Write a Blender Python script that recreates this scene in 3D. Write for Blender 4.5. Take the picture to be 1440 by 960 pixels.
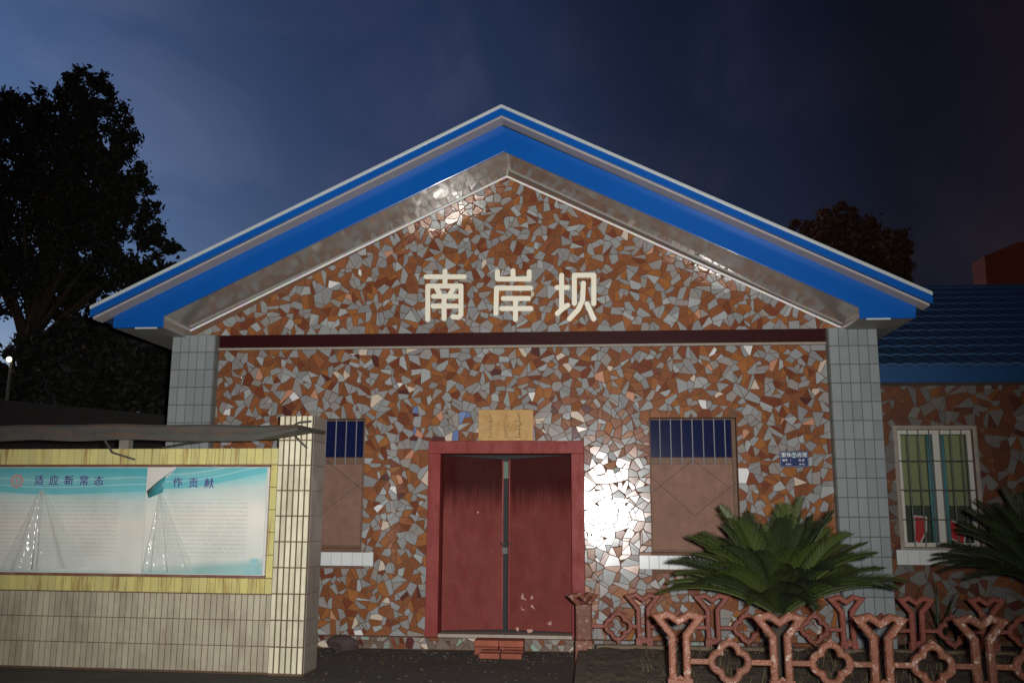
import bpy, math, random
import numpy as np
from mathutils import Vector, Matrix, Euler

random.seed(11)
R = random.Random(5)
S = bpy.context.scene
C = S.collection
for o in list(bpy.data.objects): bpy.data.objects.remove(o)

# ------------------------------------------------------------------ camera
CAM_H, F_PX, PITCH, YAW, ROLL = 1.65, 1300.0, 0.180, 0.088, 0.005
cd = bpy.data.cameras.new('camera'); cam = bpy.data.objects.new('camera', cd); C.objects.link(cam)
cd.sensor_width = 36; cd.lens = 36 * F_PX / 1440; cd.clip_start = .05; cd.clip_end = 2000
CM = Matrix.Translation((0, 0, CAM_H)) @ Matrix.Rotation(YAW, 4, 'Z') @ Matrix.Rotation(math.pi/2 + PITCH, 4, 'X') @ Matrix.Rotation(ROLL, 4, 'Z')
cam.matrix_world = CM
S.camera = cam

# ------------------------------------------------------------------ dusk sky
w = bpy.data.worlds.new('World'); S.world = w; w.use_nodes = True
nt = w.node_tree; N = nt.nodes; L = nt.links
bg = N['Background']
sky = N.new('ShaderNodeTexSky'); sky.sky_type = 'NISHITA'; sky.sun_disc = False
sky.sun_elevation = math.radians(6); sky.sun_rotation = math.radians(-100); sky.ozone_density = 3.2; sky.dust_density = .4; sky.air_density = 1.0
tc = N.new('ShaderNodeTexCoord')
dotn = N.new('ShaderNodeVectorMath'); dotn.operation = 'DOT_PRODUCT'
ag = Vector((-.88, .47, .0)).normalized(); dotn.inputs[1].default_value = ag
L.new(tc.outputs['Generated'], dotn.inputs[0])
rmp = N.new('ShaderNodeValToRGB'); rmp.color_ramp.interpolation = 'EASE'
el = rmp.color_ramp.elements
el[0].position = 0.0; el[0].color = (.150, .046, .040, 1)
el[1].position = 1.0; el[1].color = (1.42, 1.12, 1.26, 1)
for p_, c_ in ((.14, (.085, .042, .048)), (.32, (.165, .105, .135)), (.58, (.44, .305, .40))):
    e = el.new(p_); e.color = (*c_, 1)
L.new(dotn.outputs['Value'], rmp.inputs['Fac'])
mul = N.new('ShaderNodeMix'); mul.data_type = 'RGBA'; mul.blend_type = 'MULTIPLY'; mul.inputs[0].default_value = 1
L.new(sky.outputs[0], mul.inputs[6]); L.new(rmp.outputs[0], mul.inputs[7])
mp = N.new('ShaderNodeMapping'); mp.inputs['Scale'].default_value = (2.6, 1.6, 3.2); L.new(tc.outputs['Generated'], mp.inputs[0])
cl = N.new('ShaderNodeTexNoise'); cl.inputs['Scale'].default_value = 1.6; cl.inputs['Detail'].default_value = 5; cl.inputs['Distortion'].default_value = 1.6
L.new(mp.outputs[0], cl.inputs['Vector'])
cr = N.new('ShaderNodeValToRGB'); cr.color_ramp.elements[0].position = .46; cr.color_ramp.elements[0].color = (0, 0, 0, 1)
cr.color_ramp.elements[1].position = .72; cr.color_ramp.elements[1].color = (.55, .55, .55, 1)
L.new(cl.outputs['Fac'], cr.inputs[0])
mx = N.new('ShaderNodeMix'); mx.data_type = 'RGBA'; mx.blend_type = 'MULTIPLY'
mx.inputs[7].default_value = (2.1, 1.6, 1.35, 1)
L.new(cr.outputs[0], mx.inputs[0]); L.new(mul.outputs[2], mx.inputs[6])
L.new(mx.outputs[2], bg.inputs[0]); bg.inputs[1].default_value = .14

# ------------------------------------------------------------------ the photographer's flash, held just beside the lens
fl = bpy.data.lights.new('camera_flash', 'SPOT'); fl.energy = 3900; fl.shadow_soft_size = .045
fl.color = (1, .98, .945); fl.spot_size = math.radians(82); fl.spot_blend = 1.0
flo = bpy.data.objects.new('camera_flash', fl); C.objects.link(flo)
flo.matrix_world = Matrix.Translation((.12, -.02, CAM_H + .06)) @ Matrix.Rotation(YAW + .06, 4, 'Z') @ Matrix.Rotation(math.pi/2 + PITCH - .07, 4, 'X')

vs = S.view_settings
vs.view_transform = 'Standard'; vs.look = 'None'; vs.exposure = 0; vs.gamma = 1; vs.use_curve_mapping = False
S.render.engine = 'CYCLES'
S.cycles.sample_clamp_indirect = 25

# ------------------------------------------------------------------ helpers
CR = CM.to_3x3()
def ray(u, v): return (CR @ Vector(((u - 720) / F_PX, -(v - 480) / F_PX, -1)))
def at(u, v, Y):
    d = ray(u, v); t = Y / d.y
    return Vector((d.x * t, Y, CAM_H + d.z * t))
def atz(u, v, z):
    d = ray(u, v); t = (z - CAM_H) / d.z
    return Vector((d.x * t, d.y * t, z))

def mat(name, col, rough=.5, metal=0, var=.15, scale=9, bump=0, bscale=60, coat=0, spec=.5, dirt=None, dcol=(.05, .035, .025), dscale=(3, 3, 3), dlo=.5, dhi=.75, rvar=0):
    m = bpy.data.materials.new(name); m.use_nodes = True
    n = m.node_tree.nodes; l = m.node_tree.links; b = n['Principled BSDF']
    b.inputs['Roughness'].default_value = rough; b.inputs['Metallic'].default_value = metal
    b.inputs['Coat Weight'].default_value = coat; b.inputs['Coat Roughness'].default_value = .1
    b.inputs['Specular IOR Level'].default_value = spec
    g = n.new('ShaderNodeNewGeometry'); oi = n.new('ShaderNodeObjectInfo')
    no = n.new('ShaderNodeTexNoise'); no.inputs['Scale'].default_value = scale; no.inputs['Detail'].default_value = 5; no.inputs['Roughness'].default_value = .65
    l.new(g.outputs['Position'], no.inputs['Vector'])
    ad = n.new('ShaderNodeMath'); ad.operation = 'MULTIPLY_ADD'; l.new(oi.outputs['Random'], ad.inputs[0]); ad.inputs[1].default_value = .35; l.new(no.outputs['Fac'], ad.inputs[2])
    mr = n.new('ShaderNodeMapRange'); l.new(ad.outputs[0], mr.inputs['Value'])
    mr.inputs[1].default_value = .3; mr.inputs[2].default_value = 1.0; mr.inputs[3].default_value = 1 - var; mr.inputs[4].default_value = 1 + var
    mm = n.new('ShaderNodeVectorMath'); mm.operation = 'SCALE'; mm.inputs[0].default_value = col[:3]; l.new(mr.outputs[0], mm.inputs['Scale'])
    out = mm.outputs[0]
    if dirt:
        mpn = n.new('ShaderNodeMapping'); mpn.inputs['Scale'].default_value = dscale; l.new(g.outputs['Position'], mpn.inputs[0])
        dn = n.new('ShaderNodeTexNoise'); dn.inputs['Scale'].default_value = 1; dn.inputs['Detail'].default_value = 6; dn.inputs['Roughness'].default_value = .7
        l.new(mpn.outputs[0], dn.inputs['Vector'])
        dr = n.new('ShaderNodeMapRange'); l.new(dn.outputs['Fac'], dr.inputs['Value']); dr.inputs[1].default_value = dlo; dr.inputs[2].default_value = dhi; dr.inputs[4].default_value = dirt
        mi = n.new('ShaderNodeMix'); mi.data_type = 'RGBA'; l.new(dr.outputs[0], mi.inputs[0]); l.new(out, mi.inputs[6]); mi.inputs[7].default_value = (*dcol, 1)
        out = mi.outputs[2]
        ra = n.new('ShaderNodeMath'); ra.operation = 'MULTIPLY_ADD'; l.new(dr.outputs[0], ra.inputs[0]); ra.inputs[1].default_value = .35; ra.inputs[2].default_value = rough
        l.new(ra.outputs[0], b.inputs['Roughness'])
    elif rvar:
        ra = n.new('ShaderNodeMath'); ra.operation = 'MULTIPLY_ADD'; l.new(no.outputs['Fac'], ra.inputs[0]); ra.inputs[1].default_value = rvar; ra.inputs[2].default_value = rough
        l.new(ra.outputs[0], b.inputs['Roughness'])
    l.new(out, b.inputs['Base Color'])
    if bump:
        bn = n.new('ShaderNodeTexNoise'); bn.inputs['Scale'].default_value = bscale; bn.inputs['Detail'].default_value = 4
        l.new(g.outputs['Position'], bn.inputs['Vector'])
        bp = n.new('ShaderNodeBump'); bp.inputs['Strength'].default_value = bump; bp.inputs['Distance'].default_value = .02
        l.new(bn.outputs['Fac'], bp.inputs['Height']); l.new(bp.outputs[0], b.inputs['Normal'])
    return m

def emit(name, col, s):
    m = bpy.data.materials.new(name); m.use_nodes = True
    b = m.node_tree.nodes['Principled BSDF']
    b.inputs['Base Color'].default_value = (*col, 1); b.inputs['Emission Color'].default_value = (*col, 1); b.inputs['Emission Strength'].default_value = s
    return m

class MB:
    def __init__(s): s.v = []; s.f = []; s.m = []
    def add(s, vs, fs, mi=0):
        b = len(s.v); s.v += [tuple(p) for p in vs]
        for f in fs: s.f.append([b + i for i in f]); s.m.append(mi)
        return s
    def box(s, x0, x1, y0, y1, z0, z1, mi=0):
        return s.add([(x0,y0,z0),(x1,y0,z0),(x1,y1,z0),(x0,y1,z0),(x0,y0,z1),(x1,y0,z1),(x1,y1,z1),(x0,y1,z1)],
              [(0,3,2,1),(4,5,6,7),(0,1,5,4),(1,2,6,5),(2,3,7,6),(3,0,4,7)], mi)
    def prism(s, poly, y0, y1, mi=0):      # poly in xz, extruded along y
        n = len(poly)
        a = sum(poly[i][0]*poly[(i+1)%n][1]-poly[(i+1)%n][0]*poly[i][1] for i in range(n))
        if a < 0: poly = poly[::-1]
        vs = [(p[0], y0, p[1]) for p in poly] + [(p[0], y1, p[1]) for p in poly]
        fs = [tuple(range(n)), tuple(range(2*n-1, n-1, -1))] + [((i+1)%n, i, n+i, n+(i+1)%n) for i in range(n)]
        return s.add(vs, fs, mi)
    def ctile(s, poly, yb, yf, ch=.004, tilt=(0, 0), mi=0):   # chamfered convex tile; front towards -y at yf
        n = len(poly)
        a = sum(poly[i][0]*poly[(i+1)%n][1]-poly[(i+1)%n][0]*poly[i][1] for i in range(n))
        if a < 0: poly = poly[::-1]
        cx = sum(p[0] for p in poly)/n; cz = sum(p[1] for p in poly)/n
        r = math.sqrt(max(abs(a)/2, 1e-6)); k = max(.5, 1 - 2*ch/r)
        fr = [(cx+(p[0]-cx)*k, cz+(p[1]-cz)*k) for p in poly]
        ty = lambda p: tilt[0]*(p[0]-cx) + tilt[1]*(p[1]-cz)
        vs = [(p[0], yb, p[1]) for p in poly] + [(p[0], yf+ch+ty(p), p[1]) for p in poly] + [(p[0], yf+ty(p), p[1]) for p in fr]
        fs = [tuple(range(2*n, 3*n))]
        for i in range(n):
            j = (i+1) % n
            fs += [(j, i, n+i, n+j)[::-1] if False else (i, j, n+j, n+i), (n+i, n+j, 2*n+j, 2*n+i)]
        return s.add(vs, fs, mi)
    def tube(s, pts, rad, k=6, mi=0, cap=True):
        pts = [Vector(p) for p in pts]; n = len(pts)
        rad = rad if isinstance(rad, (list, tuple)) else [rad]*n
        vs = []; up = Vector((.13, .31, .94))
        for i, p in enumerate(pts):
            d = (pts[min(i+1, n-1)] - pts[max(i-1, 0)]).normalized()
            a = d.cross(up)
            if a.length < 1e-3: a = d.cross(Vector((1, 0, 0)))
            a.normalize(); b2 = d.cross(a)
            for j in range(k):
                t = 2*math.pi*j/k; vs.append(p + (a*math.cos(t) + b2*math.sin(t))*rad[i])
        fs = [(i*k+j, i*k+(j+1)%k, (i+1)*k+(j+1)%k, (i+1)*k+j) for i in range(n-1) for j in range(k)]
        if cap: fs += [tuple(range(k))[::-1], tuple(range((n-1)*k, n*k))]
        return s.add(vs, fs, mi)
    def band(s, path, wd, y0, y1, closed=True, mi=0, bev=.008):   # flat strip along an xz path, extruded in y
        n = len(path); P = [Vector((p[0], p[1])) for p in path]
        Lp, Rp = [], []
        for i in range(n):
            a = P[i-1] if (closed or i > 0) else P[i]; b = P[(i+1) % n] if (closed or i < n-1) else P[i]
            d1 = (P[i]-a).normalized() if (P[i]-a).length > 0 else (b-P[i]).normalized()
            d2 = (b-P[i]).normalized() if (b-P[i]).length > 0 else d1
            n1 = Vector((-d1.y, d1.x)); n2 = Vector((-d2.y, d2.x)); m = n1+n2
            m = m.normalized() if m.length > 1e-4 else n1
            k = min(1/max(m.dot(n1), .35), 2.2)
            Lp.append(P[i]+m*k*wd/2); Rp.append(P[i]-m*k*wd/2)
        vs = []
        for i in range(n):
            l, r = Lp[i], Rp[i]; q = bev/wd; li = l.lerp(r, q); ri = r.lerp(l, q)
            vs += [(l.x, y1, l.y), (l.x, y0+bev, l.y), (li.x, y0, li.y), (ri.x, y0, ri.y), (r.x, y0+bev, r.y), (r.x, y1, r.y)]
        fs = []
        for i in range(n if closed else n-1):
            a, b = i*6, ((i+1) % n)*6
            for j in range(6): fs.append((a+j, b+j, b+(j+1)%6, a+(j+1)%6))
        if not closed: fs += [tuple(range(6)), tuple(range((n-1)*6+5, (n-1)*6-1, -1))]
        return s.add(vs, fs, mi)
    def mesh(s, name, mats):
        me = bpy.data.meshes.new(name); me.from_pydata(s.v, [], s.f)
        for m in (mats if isinstance(mats, (list, tuple)) else [mats]): me.materials.append(m)
        me.polygons.foreach_set('material_index', s.m); me.update()
        return me
    def build(s, name, mats, parent=None, smooth=False, bevel=0, recalc=False):
        me = s.mesh(name, mats)
        if recalc:
            import bmesh
            bm = bmesh.new(); bm.from_mesh(me); bmesh.ops.recalc_face_normals(bm, faces=bm.faces); bm.to_mesh(me); bm.free()
        if smooth: me.polygons.foreach_set('use_smooth', [True]*len(me.polygons))
        o = bpy.data.objects.new(name, me); C.objects.link(o)
        if parent: o.parent = parent
        if bevel:
            b = o.modifiers.new('bevel', 'BEVEL'); b.width = bevel; b.segments = 2; b.limit_method = 'ANGLE'
        return o

def link(name, me, parent=None, loc=(0,0,0), rot=(0,0,0), scale=(1,1,1)):
    o = bpy.data.objects.new(name, me); C.objects.link(o); o.location = loc; o.rotation_euler = rot; o.scale = scale
    if parent: o.parent = parent
    return o
def tag(o, label=None, cat=None, group=None, kind=None):
    if label: o['label'] = label
    if cat: o['category'] = cat
    if group: o['group'] = group
    if kind: o['kind'] = kind
    return o
def empty(name, loc=(0,0,0), rz=0):
    o = bpy.data.objects.new(name, None); C.objects.link(o); o.location = loc; o.rotation_euler = (0,0,rz); return o
def text_mesh(body, size, depth=.002):
    cu = bpy.data.curves.new('t', 'FONT'); cu.body = body; cu.size = size; cu.extrude = depth; cu.align_x = 'CENTER'; cu.align_y = 'CENTER'; cu.resolution_u = 3; cu.offset = size*.008
    o = bpy.data.objects.new('t', cu); C.objects.link(o)
    bpy.context.view_layer.update()
    me = bpy.data.meshes.new_from_object(o.evaluated_get(bpy.context.evaluated_depsgraph_get()))
    bpy.data.objects.remove(o); bpy.data.curves.remove(cu)
    return me

# ------------------------------------------------------------------ materials
GREY = [mat('glazed_grey_a', (.30,.31,.31), .13, var=.10, rvar=.02), mat('glazed_grey_b', (.255,.258,.258), .15, var=.10, rvar=.02),
        mat('glazed_grey_warm', (.29,.265,.25), .16, var=.12, rvar=.02), mat('glazed_grey_pale', (.38,.40,.40), .12, var=.08, rvar=.02)]
ORNG = [mat('glazed_orange_a', (.26,.098,.042), .15, var=.18, rvar=.02), mat('glazed_orange_b', (.225,.082,.036), .16, var=.18, rvar=.02),
        mat('glazed_rust', (.185,.055,.028), .16, var=.2, rvar=.02), mat('glazed_amber', (.32,.125,.042), .15, var=.15, rvar=.02)]
ODD = [mat('glazed_cream', (.62,.52,.42), .18, var=.1), mat('glazed_white', (.75,.75,.74), .15, var=.06), mat('glazed_blue', (.14,.21,.42), .2, var=.12),
       mat('glazed_maroon', (.10,.03,.028), .2, var=.15), mat('glazed_salmon', (.55,.27,.17), .18, var=.12), mat('glazed_green', (.25,.36,.30), .2, var=.12), mat('stone_brown', (.13,.09,.065), .6, var=.25)]
FR = GREY + ORNG + ODD
FRX = [mat('annex_grey', (.155,.148,.138), .35, var=.15, rvar=.1), mat('annex_grey_dark', (.125,.118,.110), .4, var=.15, rvar=.1), mat('annex_grey_warm', (.145,.125,.11), .4, var=.15, rvar=.1), mat('annex_grey_pale', (.20,.195,.18), .35, var=.15, rvar=.1),
       mat('annex_orange', (.135,.045,.02), .35, var=.2, rvar=.1), mat('annex_brown', (.11,.036,.018), .4, var=.2, rvar=.1), mat('annex_rust', (.085,.024,.014), .4, var=.2, rvar=.1), mat('annex_amber', (.17,.06,.02), .35, var=.2, rvar=.1)] + ODD  # darker, rougher tile colours for the annex wall
M_grout = mat('mortar', (.15,.078,.048), .9, var=.25, scale=14, bump=.4)
M_coltile = [mat('column_tile_a', (.28,.31,.315), .16, var=.07, scale=5, dirt=.25, dlo=.5, dhi=.8, dcol=(.2,.2,.17), dscale=(2,2,1.2)), mat('column_tile_b', (.25,.28,.288), .18, var=.07, scale=5, dirt=.25, dlo=.5, dhi=.8, dcol=(.2,.2,.17), dscale=(2,2,1.2))]
M_colgrout = mat('column_grout', (.10,.105,.10), .85)
M_beam = mat('maroon_beam', (.034,.005,.006), .5, spec=.12, var=.25, scale=20)
M_ledge = mat('cement_ledge', (.34,.30,.25), .8, var=.25, bump=.3)
M_blue = mat('blue_fascia_metal', (.002,.098,.43), .30, var=.07, scale=3, bump=.05, bscale=3, coat=.2)
M_cap = mat('pale_cap_metal', (.50,.55,.56), .35, var=.1)
M_greystrip = mat('grey_trim', (.42,.38,.36), .5, var=.12)
M_soffit = mat('soffit_metal', (.43,.405,.37), .14, metal=.40, var=.16, scale=4, rvar=.05)
M_eave = mat('eave_board', (.26,.25,.23), .6, var=.15)
M_roof = mat('blue_roof_tile', (.03,.075,.16), .45, var=.25, scale=6)
M_plain = mat('rendered_side_wall', (.30,.27,.24), .9, var=.15)
M_frame_red = mat('red_frame_paint', (.25,.043,.038), .55, spec=.25, var=.16, scale=5, dirt=.6, dcol=(.16,.022,.018), dscale=(7,7,2.5), dlo=.45, dhi=.75, bump=.1)
M_letter = mat('cream_letter_paint', (.90,.86,.70), .45, var=.08, scale=60)
M_wood = mat('brown_wood', (.13,.065,.035), .6, var=.3, scale=12)
M_ply = mat('pinkish_plywood', (.25,.14,.105), .75, spec=.2, var=.3, scale=6, dirt=.5, dcol=(.20,.13,.09), dscale=(16,16,1.5), dlo=.4, dhi=.75)
M_blueglass = mat('blue_painted_glass', (.007,.012,.055), .12, var=.2, scale=3)
M_bar = mat('grey_steel_bar', (.22,.22,.25), .5, var=.2)
M_darkbar = mat('dark_steel_bar', (.07,.065,.06), .5, var=.2)
M_white_tile = mat('white_sill_tile', (.68,.70,.71), .2, var=.05)
M_dark = mat('black_void', (.01,.01,.01), .9)
M_asph = mat('trodden_ground', (.075,.066,.054), .9, var=.35, scale=2.5, bump=.5, bscale=25, dirt=.6, dcol=(.045,.036,.028), dscale=(.8,.8,.8), dlo=.4, dhi=.65)
M_soil = mat('planter_soil', (.115,.085,.054), .95, var=.35, scale=7, bump=.9, bscale=14)
M_leaf_dark = mat('dark_leaf', (.016,.018,.012), .7, var=.4)
M_leaf_red = mat('red_lit_leaf', (.085,.040,.022), .6, var=.4)  # red lamplight is put into this leaf colour
M_bark = mat('bark', (.05,.04,.03), .9, var=.3, bump=.5)

# door paint: paler red lower panel with a streaky edge, darker red above
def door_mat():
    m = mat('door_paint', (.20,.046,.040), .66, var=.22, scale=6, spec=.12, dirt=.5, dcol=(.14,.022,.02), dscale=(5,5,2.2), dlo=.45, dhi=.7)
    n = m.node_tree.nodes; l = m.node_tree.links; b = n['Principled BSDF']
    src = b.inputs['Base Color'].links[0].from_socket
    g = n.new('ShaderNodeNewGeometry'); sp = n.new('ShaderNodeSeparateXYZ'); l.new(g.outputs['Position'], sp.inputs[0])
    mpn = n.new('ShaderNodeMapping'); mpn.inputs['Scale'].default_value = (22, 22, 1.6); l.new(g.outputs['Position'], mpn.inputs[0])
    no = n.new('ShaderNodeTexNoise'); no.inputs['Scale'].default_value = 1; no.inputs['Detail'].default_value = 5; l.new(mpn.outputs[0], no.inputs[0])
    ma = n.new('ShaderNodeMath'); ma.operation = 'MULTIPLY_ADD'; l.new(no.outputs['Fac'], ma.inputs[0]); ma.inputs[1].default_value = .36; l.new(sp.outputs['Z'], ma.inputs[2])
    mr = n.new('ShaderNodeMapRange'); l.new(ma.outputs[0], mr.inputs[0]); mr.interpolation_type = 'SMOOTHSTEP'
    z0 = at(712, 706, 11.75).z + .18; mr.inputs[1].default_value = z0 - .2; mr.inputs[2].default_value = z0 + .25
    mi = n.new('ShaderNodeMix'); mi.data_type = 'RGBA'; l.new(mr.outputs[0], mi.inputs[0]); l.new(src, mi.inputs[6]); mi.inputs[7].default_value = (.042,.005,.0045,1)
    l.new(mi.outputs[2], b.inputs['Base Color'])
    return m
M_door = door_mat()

# ------------------------------------------------------------------ fragment field (crazy paving of broken tiles)
def clip(poly, px, pz, nx, nz):          # keep side where (p-P).n <= 0
    out = []; n = len(poly)
    for i in range(n):
        a = poly[i]; b = poly[(i+1) % n]
        da = (a[0]-px)*nx + (a[1]-pz)*nz; db = (b[0]-px)*nx + (b[1]-pz)*nz
        if da <= 0: out.append(a)
        if (da < 0 and db > 0) or (da > 0 and db < 0):
            t = da/(da-db); out.append((a[0]+(b[0]-a[0])*t, a[1]+(b[1]-a[1])*t))
    return out
def area(p): return abs(sum(p[i][0]*p[(i+1)%len(p)][1]-p[(i+1)%len(p)][0]*p[i][1] for i in range(len(p))))/2

def fragments(region, holes, spacing, rnd, split=.5):
    """region: convex polygon (xz) counter-clockwise, holes: rects (x0,x1,z0,z1). Returns convex shards."""
    xs = [p[0] for p in region]; zs = [p[1] for p in region]
    n = len(region)
    inside = lambda x, z: all((region[(i+1)%n][0]-region[i][0])*(z-region[i][1])-(region[(i+1)%n][1]-region[i][1])*(x-region[i][0]) >= 0 for i in range(n))
    seeds = []; cell = {}
    target = int(sum(1 for _ in range(1)) * (max(xs)-min(xs))*(max(zs)-min(zs))/spacing**2*1.9)
    for _ in range(target*6):
        if len(seeds) >= target: break
        x = rnd.uniform(min(xs), max(xs)); z = rnd.uniform(min(zs), max(zs))
        if not inside(x, z) or any(h[0] < x < h[1] and h[2] < z < h[3] for h in holes): continue
        k = (int(x//spacing), int(z//spacing)); rm = spacing*rnd.choice((.5,.75,.9,1.0,1.05))
        if any((x-s[0])**2+(z-s[1])**2 < rm*rm for i in (-1,0,1) for j in (-1,0,1) for s in cell.get((k[0]+i, k[1]+j), [])): continue
        seeds.append((x, z)); cell.setdefault(k, []).append((x, z))
    A = np.array(seeds); out = []
    for i, (x, z) in enumerate(seeds):
        d = (A[:,0]-x)**2 + (A[:,1]-z)**2; idx = np.argsort(d)[1:26]
        poly = list(region)
        for j in idx:
            qx, qz = seeds[j]; poly = clip(poly, (x+qx)/2, (z+qz)/2, qx-x, qz-z)
            if len(poly) < 3: break
        for h in holes:
            if len(poly) < 3: break
            px0 = min(p[0] for p in poly); px1 = max(p[0] for p in poly); pz0 = min(p[1] for p in poly); pz1 = max(p[1] for p in poly)
            if px0 < h[1] and px1 > h[0] and pz0 < h[3] and pz1 > h[2]:
                opts = [(h[0]-x, (h[0], z, 1, 0)), (x-h[1], (h[1], z, -1, 0)), (h[2]-z, (x, h[2], 0, 1)), (z-h[3], (x, h[3], 0, -1))]
                poly = clip(poly, *max(opts)[1])
        if len(poly) < 3: continue
        parts = [poly]; tgt = spacing**2*rnd.uniform(.16, .55)
        for _ in range(2):
            nxt = []
            for pp in parts:
                if area(pp) > tgt and rnd.random() < split:
                    # cut roughly across the long axis, at an odd angle
                    cx = sum(p[0] for p in pp)/len(pp); cz = sum(p[1] for p in pp)/len(pp)
                    far = max(pp, key=lambda p: (p[0]-cx)**2+(p[1]-cz)**2); a = math.atan2(far[1]-cz, far[0]-cx)+rnd.gauss(0, .7)
                    cx += rnd.uniform(-.16,.16)*spacing; cz += rnd.uniform(-.16,.16)*spacing
                    nx, nz = math.cos(a), math.sin(a)
                    nxt += [clip(pp, cx, cz, nx, nz), clip(pp, cx, cz, -nx, -nz)]
                else: nxt.append(pp)
            parts = [q for q in nxt if len(q) > 2]
        for p in parts:
            if len(p) < 3 or area(p) < spacing**2*.02: continue
            cx = sum(q[0] for q in p)/len(p); cz = sum(q[1] for q in p)/len(p); r = math.sqrt(area(p))
            k = 1 - min(.25, rnd.uniform(.001,.0045)/r*2)
            q2 = [(cx+(q[0]-cx)*k, cz+(q[1]-cz)*k) for q in p]
            # nick a corner now and then
            if rnd.random() < .35 and len(q2) > 3:
                i2 = rnd.randrange(len(q2)); a = q2[i2-1]; b = q2[i2]; c = q2[(i2+1) % len(q2)]; t = rnd.uniform(.25,.6)
                q2[i2:i2+1] = [(b[0]+(a[0]-b[0])*t, b[1]+(a[1]-b[1])*t), (b[0]+(c[0]-b[0])*t, b[1]+(c[1]-b[1])*t)]
            out.append((cx, cz, q2))
    return out

def colour_shards(sh, rnd, oddp=.04, odd_zone=None, grey_p=.46):
    cols = []; placed = []
    for (cx, cz, p) in sh:
        near = [c for (x, z, c) in placed[-400:] if (x-cx)**2+(z-cz)**2 < .02]
        m_ = sum(near)/len(near) if near else .5; gp = grey_p + (.5-m_)*.7
        odd = oddp
        if odd_zone and odd_zone[0] < cx < odd_zone[1] and odd_zone[2] < cz < odd_zone[3]: odd = .55
        if rnd.random() < odd:
            c = rnd.choice([8,8,2,2,2,10,11,12,2,1] if odd > .2 else [8,8,9,12,7,11]); g = .5
        elif rnd.random() < gp: c = rnd.choice([0,0,0,1,1,2,2,3]); g = 1
        else: c = rnd.choice([4,4,4,5,5,6,7]); g = 0
        cols.append(c); placed.append((cx, cz, g))
    return cols

def lay(sh, cols, ywall, parent, rnd, nmax, stuff_parent, name='tile_fragment', tilt=.0075, FR=FR):
    order = sorted(range(len(sh)), key=lambda i: -area(sh[i][2]))
    rest = MB()
    for r, i in enumerate(order):
        cx, cz, p = sh[i]
        k_ = 4 if rnd.random() < .02 else 1; t = (rnd.gauss(0, tilt)*k_, rnd.gauss(0, tilt*1.6)*k_); th = rnd.uniform(.010, .016)
        if r < nmax:
            m = MB().ctile([(q[0]-cx, q[1]-cz) for q in p], .004, -th, .003, t)
            o = m.build(name, FR[cols[i]], parent); o.location = (cx, ywall, cz)
        else: rest.ctile(p, ywall+.004, ywall-th, .003, t, cols[i])
    if rest.v:
        o = rest.build('tile_fragments', FR, stuff_parent); o['kind'] = 'stuff'

# ------------------------------------------------------------------ ground
D = 11.5                                   # the facade plane
g = MB(); g.add([(-400,-60,0),(400,-60,0),(400,900,0),(-400,900,0)], [(0,1,2,3)])
tag(g.build('ground', M_asph), kind='structure')

# ------------------------------------------------------------------ station building
B = empty('station_building', (0,0,0))
tag(B, 'station building with broken-tile mosaic front, blue gable roof edge and red double door', 'building')
YC = D - .16; YF = 10.68; YA = 10.45       # column face, fascia plane, roof edge plane
xl0, xl1 = at(239,530,YC).x, at(299,530,YC).x
xr0, xr1 = at(1172,590,YC).x, at(1245,640,YC).x
zcol = (at(300,468,YC).z + at(1166,463,YC).z)/2
zb1, zb0 = at(736,467,D-.03).z, at(736,485,D-.03).z       # maroon beam
W_ap = at(713,247,D); W_l = at(269,463,D); W_r = at(1187,461,D)
dx0, dx1 = at(602,700,D).x, at(821.5,700,D).x; dzt = at(712,620,D).z; dzb = at(710,896,D).z
wr = (at(915,690,D).x, at(1039,690,D).x, at(975,777,D).z, at(975,587,D).z)
wlx1 = at(511,690,D).x; wl = (wlx1-(wr[1]-wr[0]), wlx1, wr[2]+.02, wr[3])
plinth = dzb

# wall core with the door and window openings left open
wc = MB(); ya, yb = D, D+.30
xs = [xl0+.02, wl[0], wl[1], dx0+.04, dx1-.04, wr[0], wr[1], xr1-.02]
wc.box(xs[0], xs[1], ya, yb, 0, zb1); wc.box(xs[2], xs[3], ya, yb, 0, zb1); wc.box(xs[4], xs[5], ya, yb, 0, zb1); wc.box(xs[6], xs[7], ya, yb, 0, zb1)
wc.box(xs[1], xs[2], ya, yb, 0, wl[2]); wc.box(xs[1], xs[2], ya, yb, wl[3], zb1)
wc.box(xs[3], xs[4], ya, yb, 0, dzb); wc.box(xs[3], xs[4], ya, yb, dzt-.02, zb1)
wc.box(xs[5], xs[6], ya, yb, 0, wr[2]); wc.box(xs[5], xs[6], ya, yb, wr[3], zb1)
wall = wc.build('front_wall', M_grout, B)
gc = MB().prism([(W_l.x-.05, zb1), (W_r.x+.05, zb1), (W_r.x+.05, W_r.z), (W_ap.x, W_ap.z+.03), (W_l.x-.05, W_l.z)], ya, yb)
gable = gc.build('gable_wall', M_grout, B)
MB().box(xl0+.02, xl0+.25, yb, 21, 0, zcol-.1).build('side_wall', M_plain, B)
MB().box(xr1-.25, xr1-.02, yb, 21, 0, zcol-.1).build('side_wall', M_plain, B)
MB().box(xl0+.25, xr1-.25, 20.8, 21, 0, zcol-.1).build('rear_wall', M_plain, B)
MB().box(xl0+.25, xr1-.25, D+1.6, D+1.65, 0, zcol-.1).build('inner_partition', M_plain, B)

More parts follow.
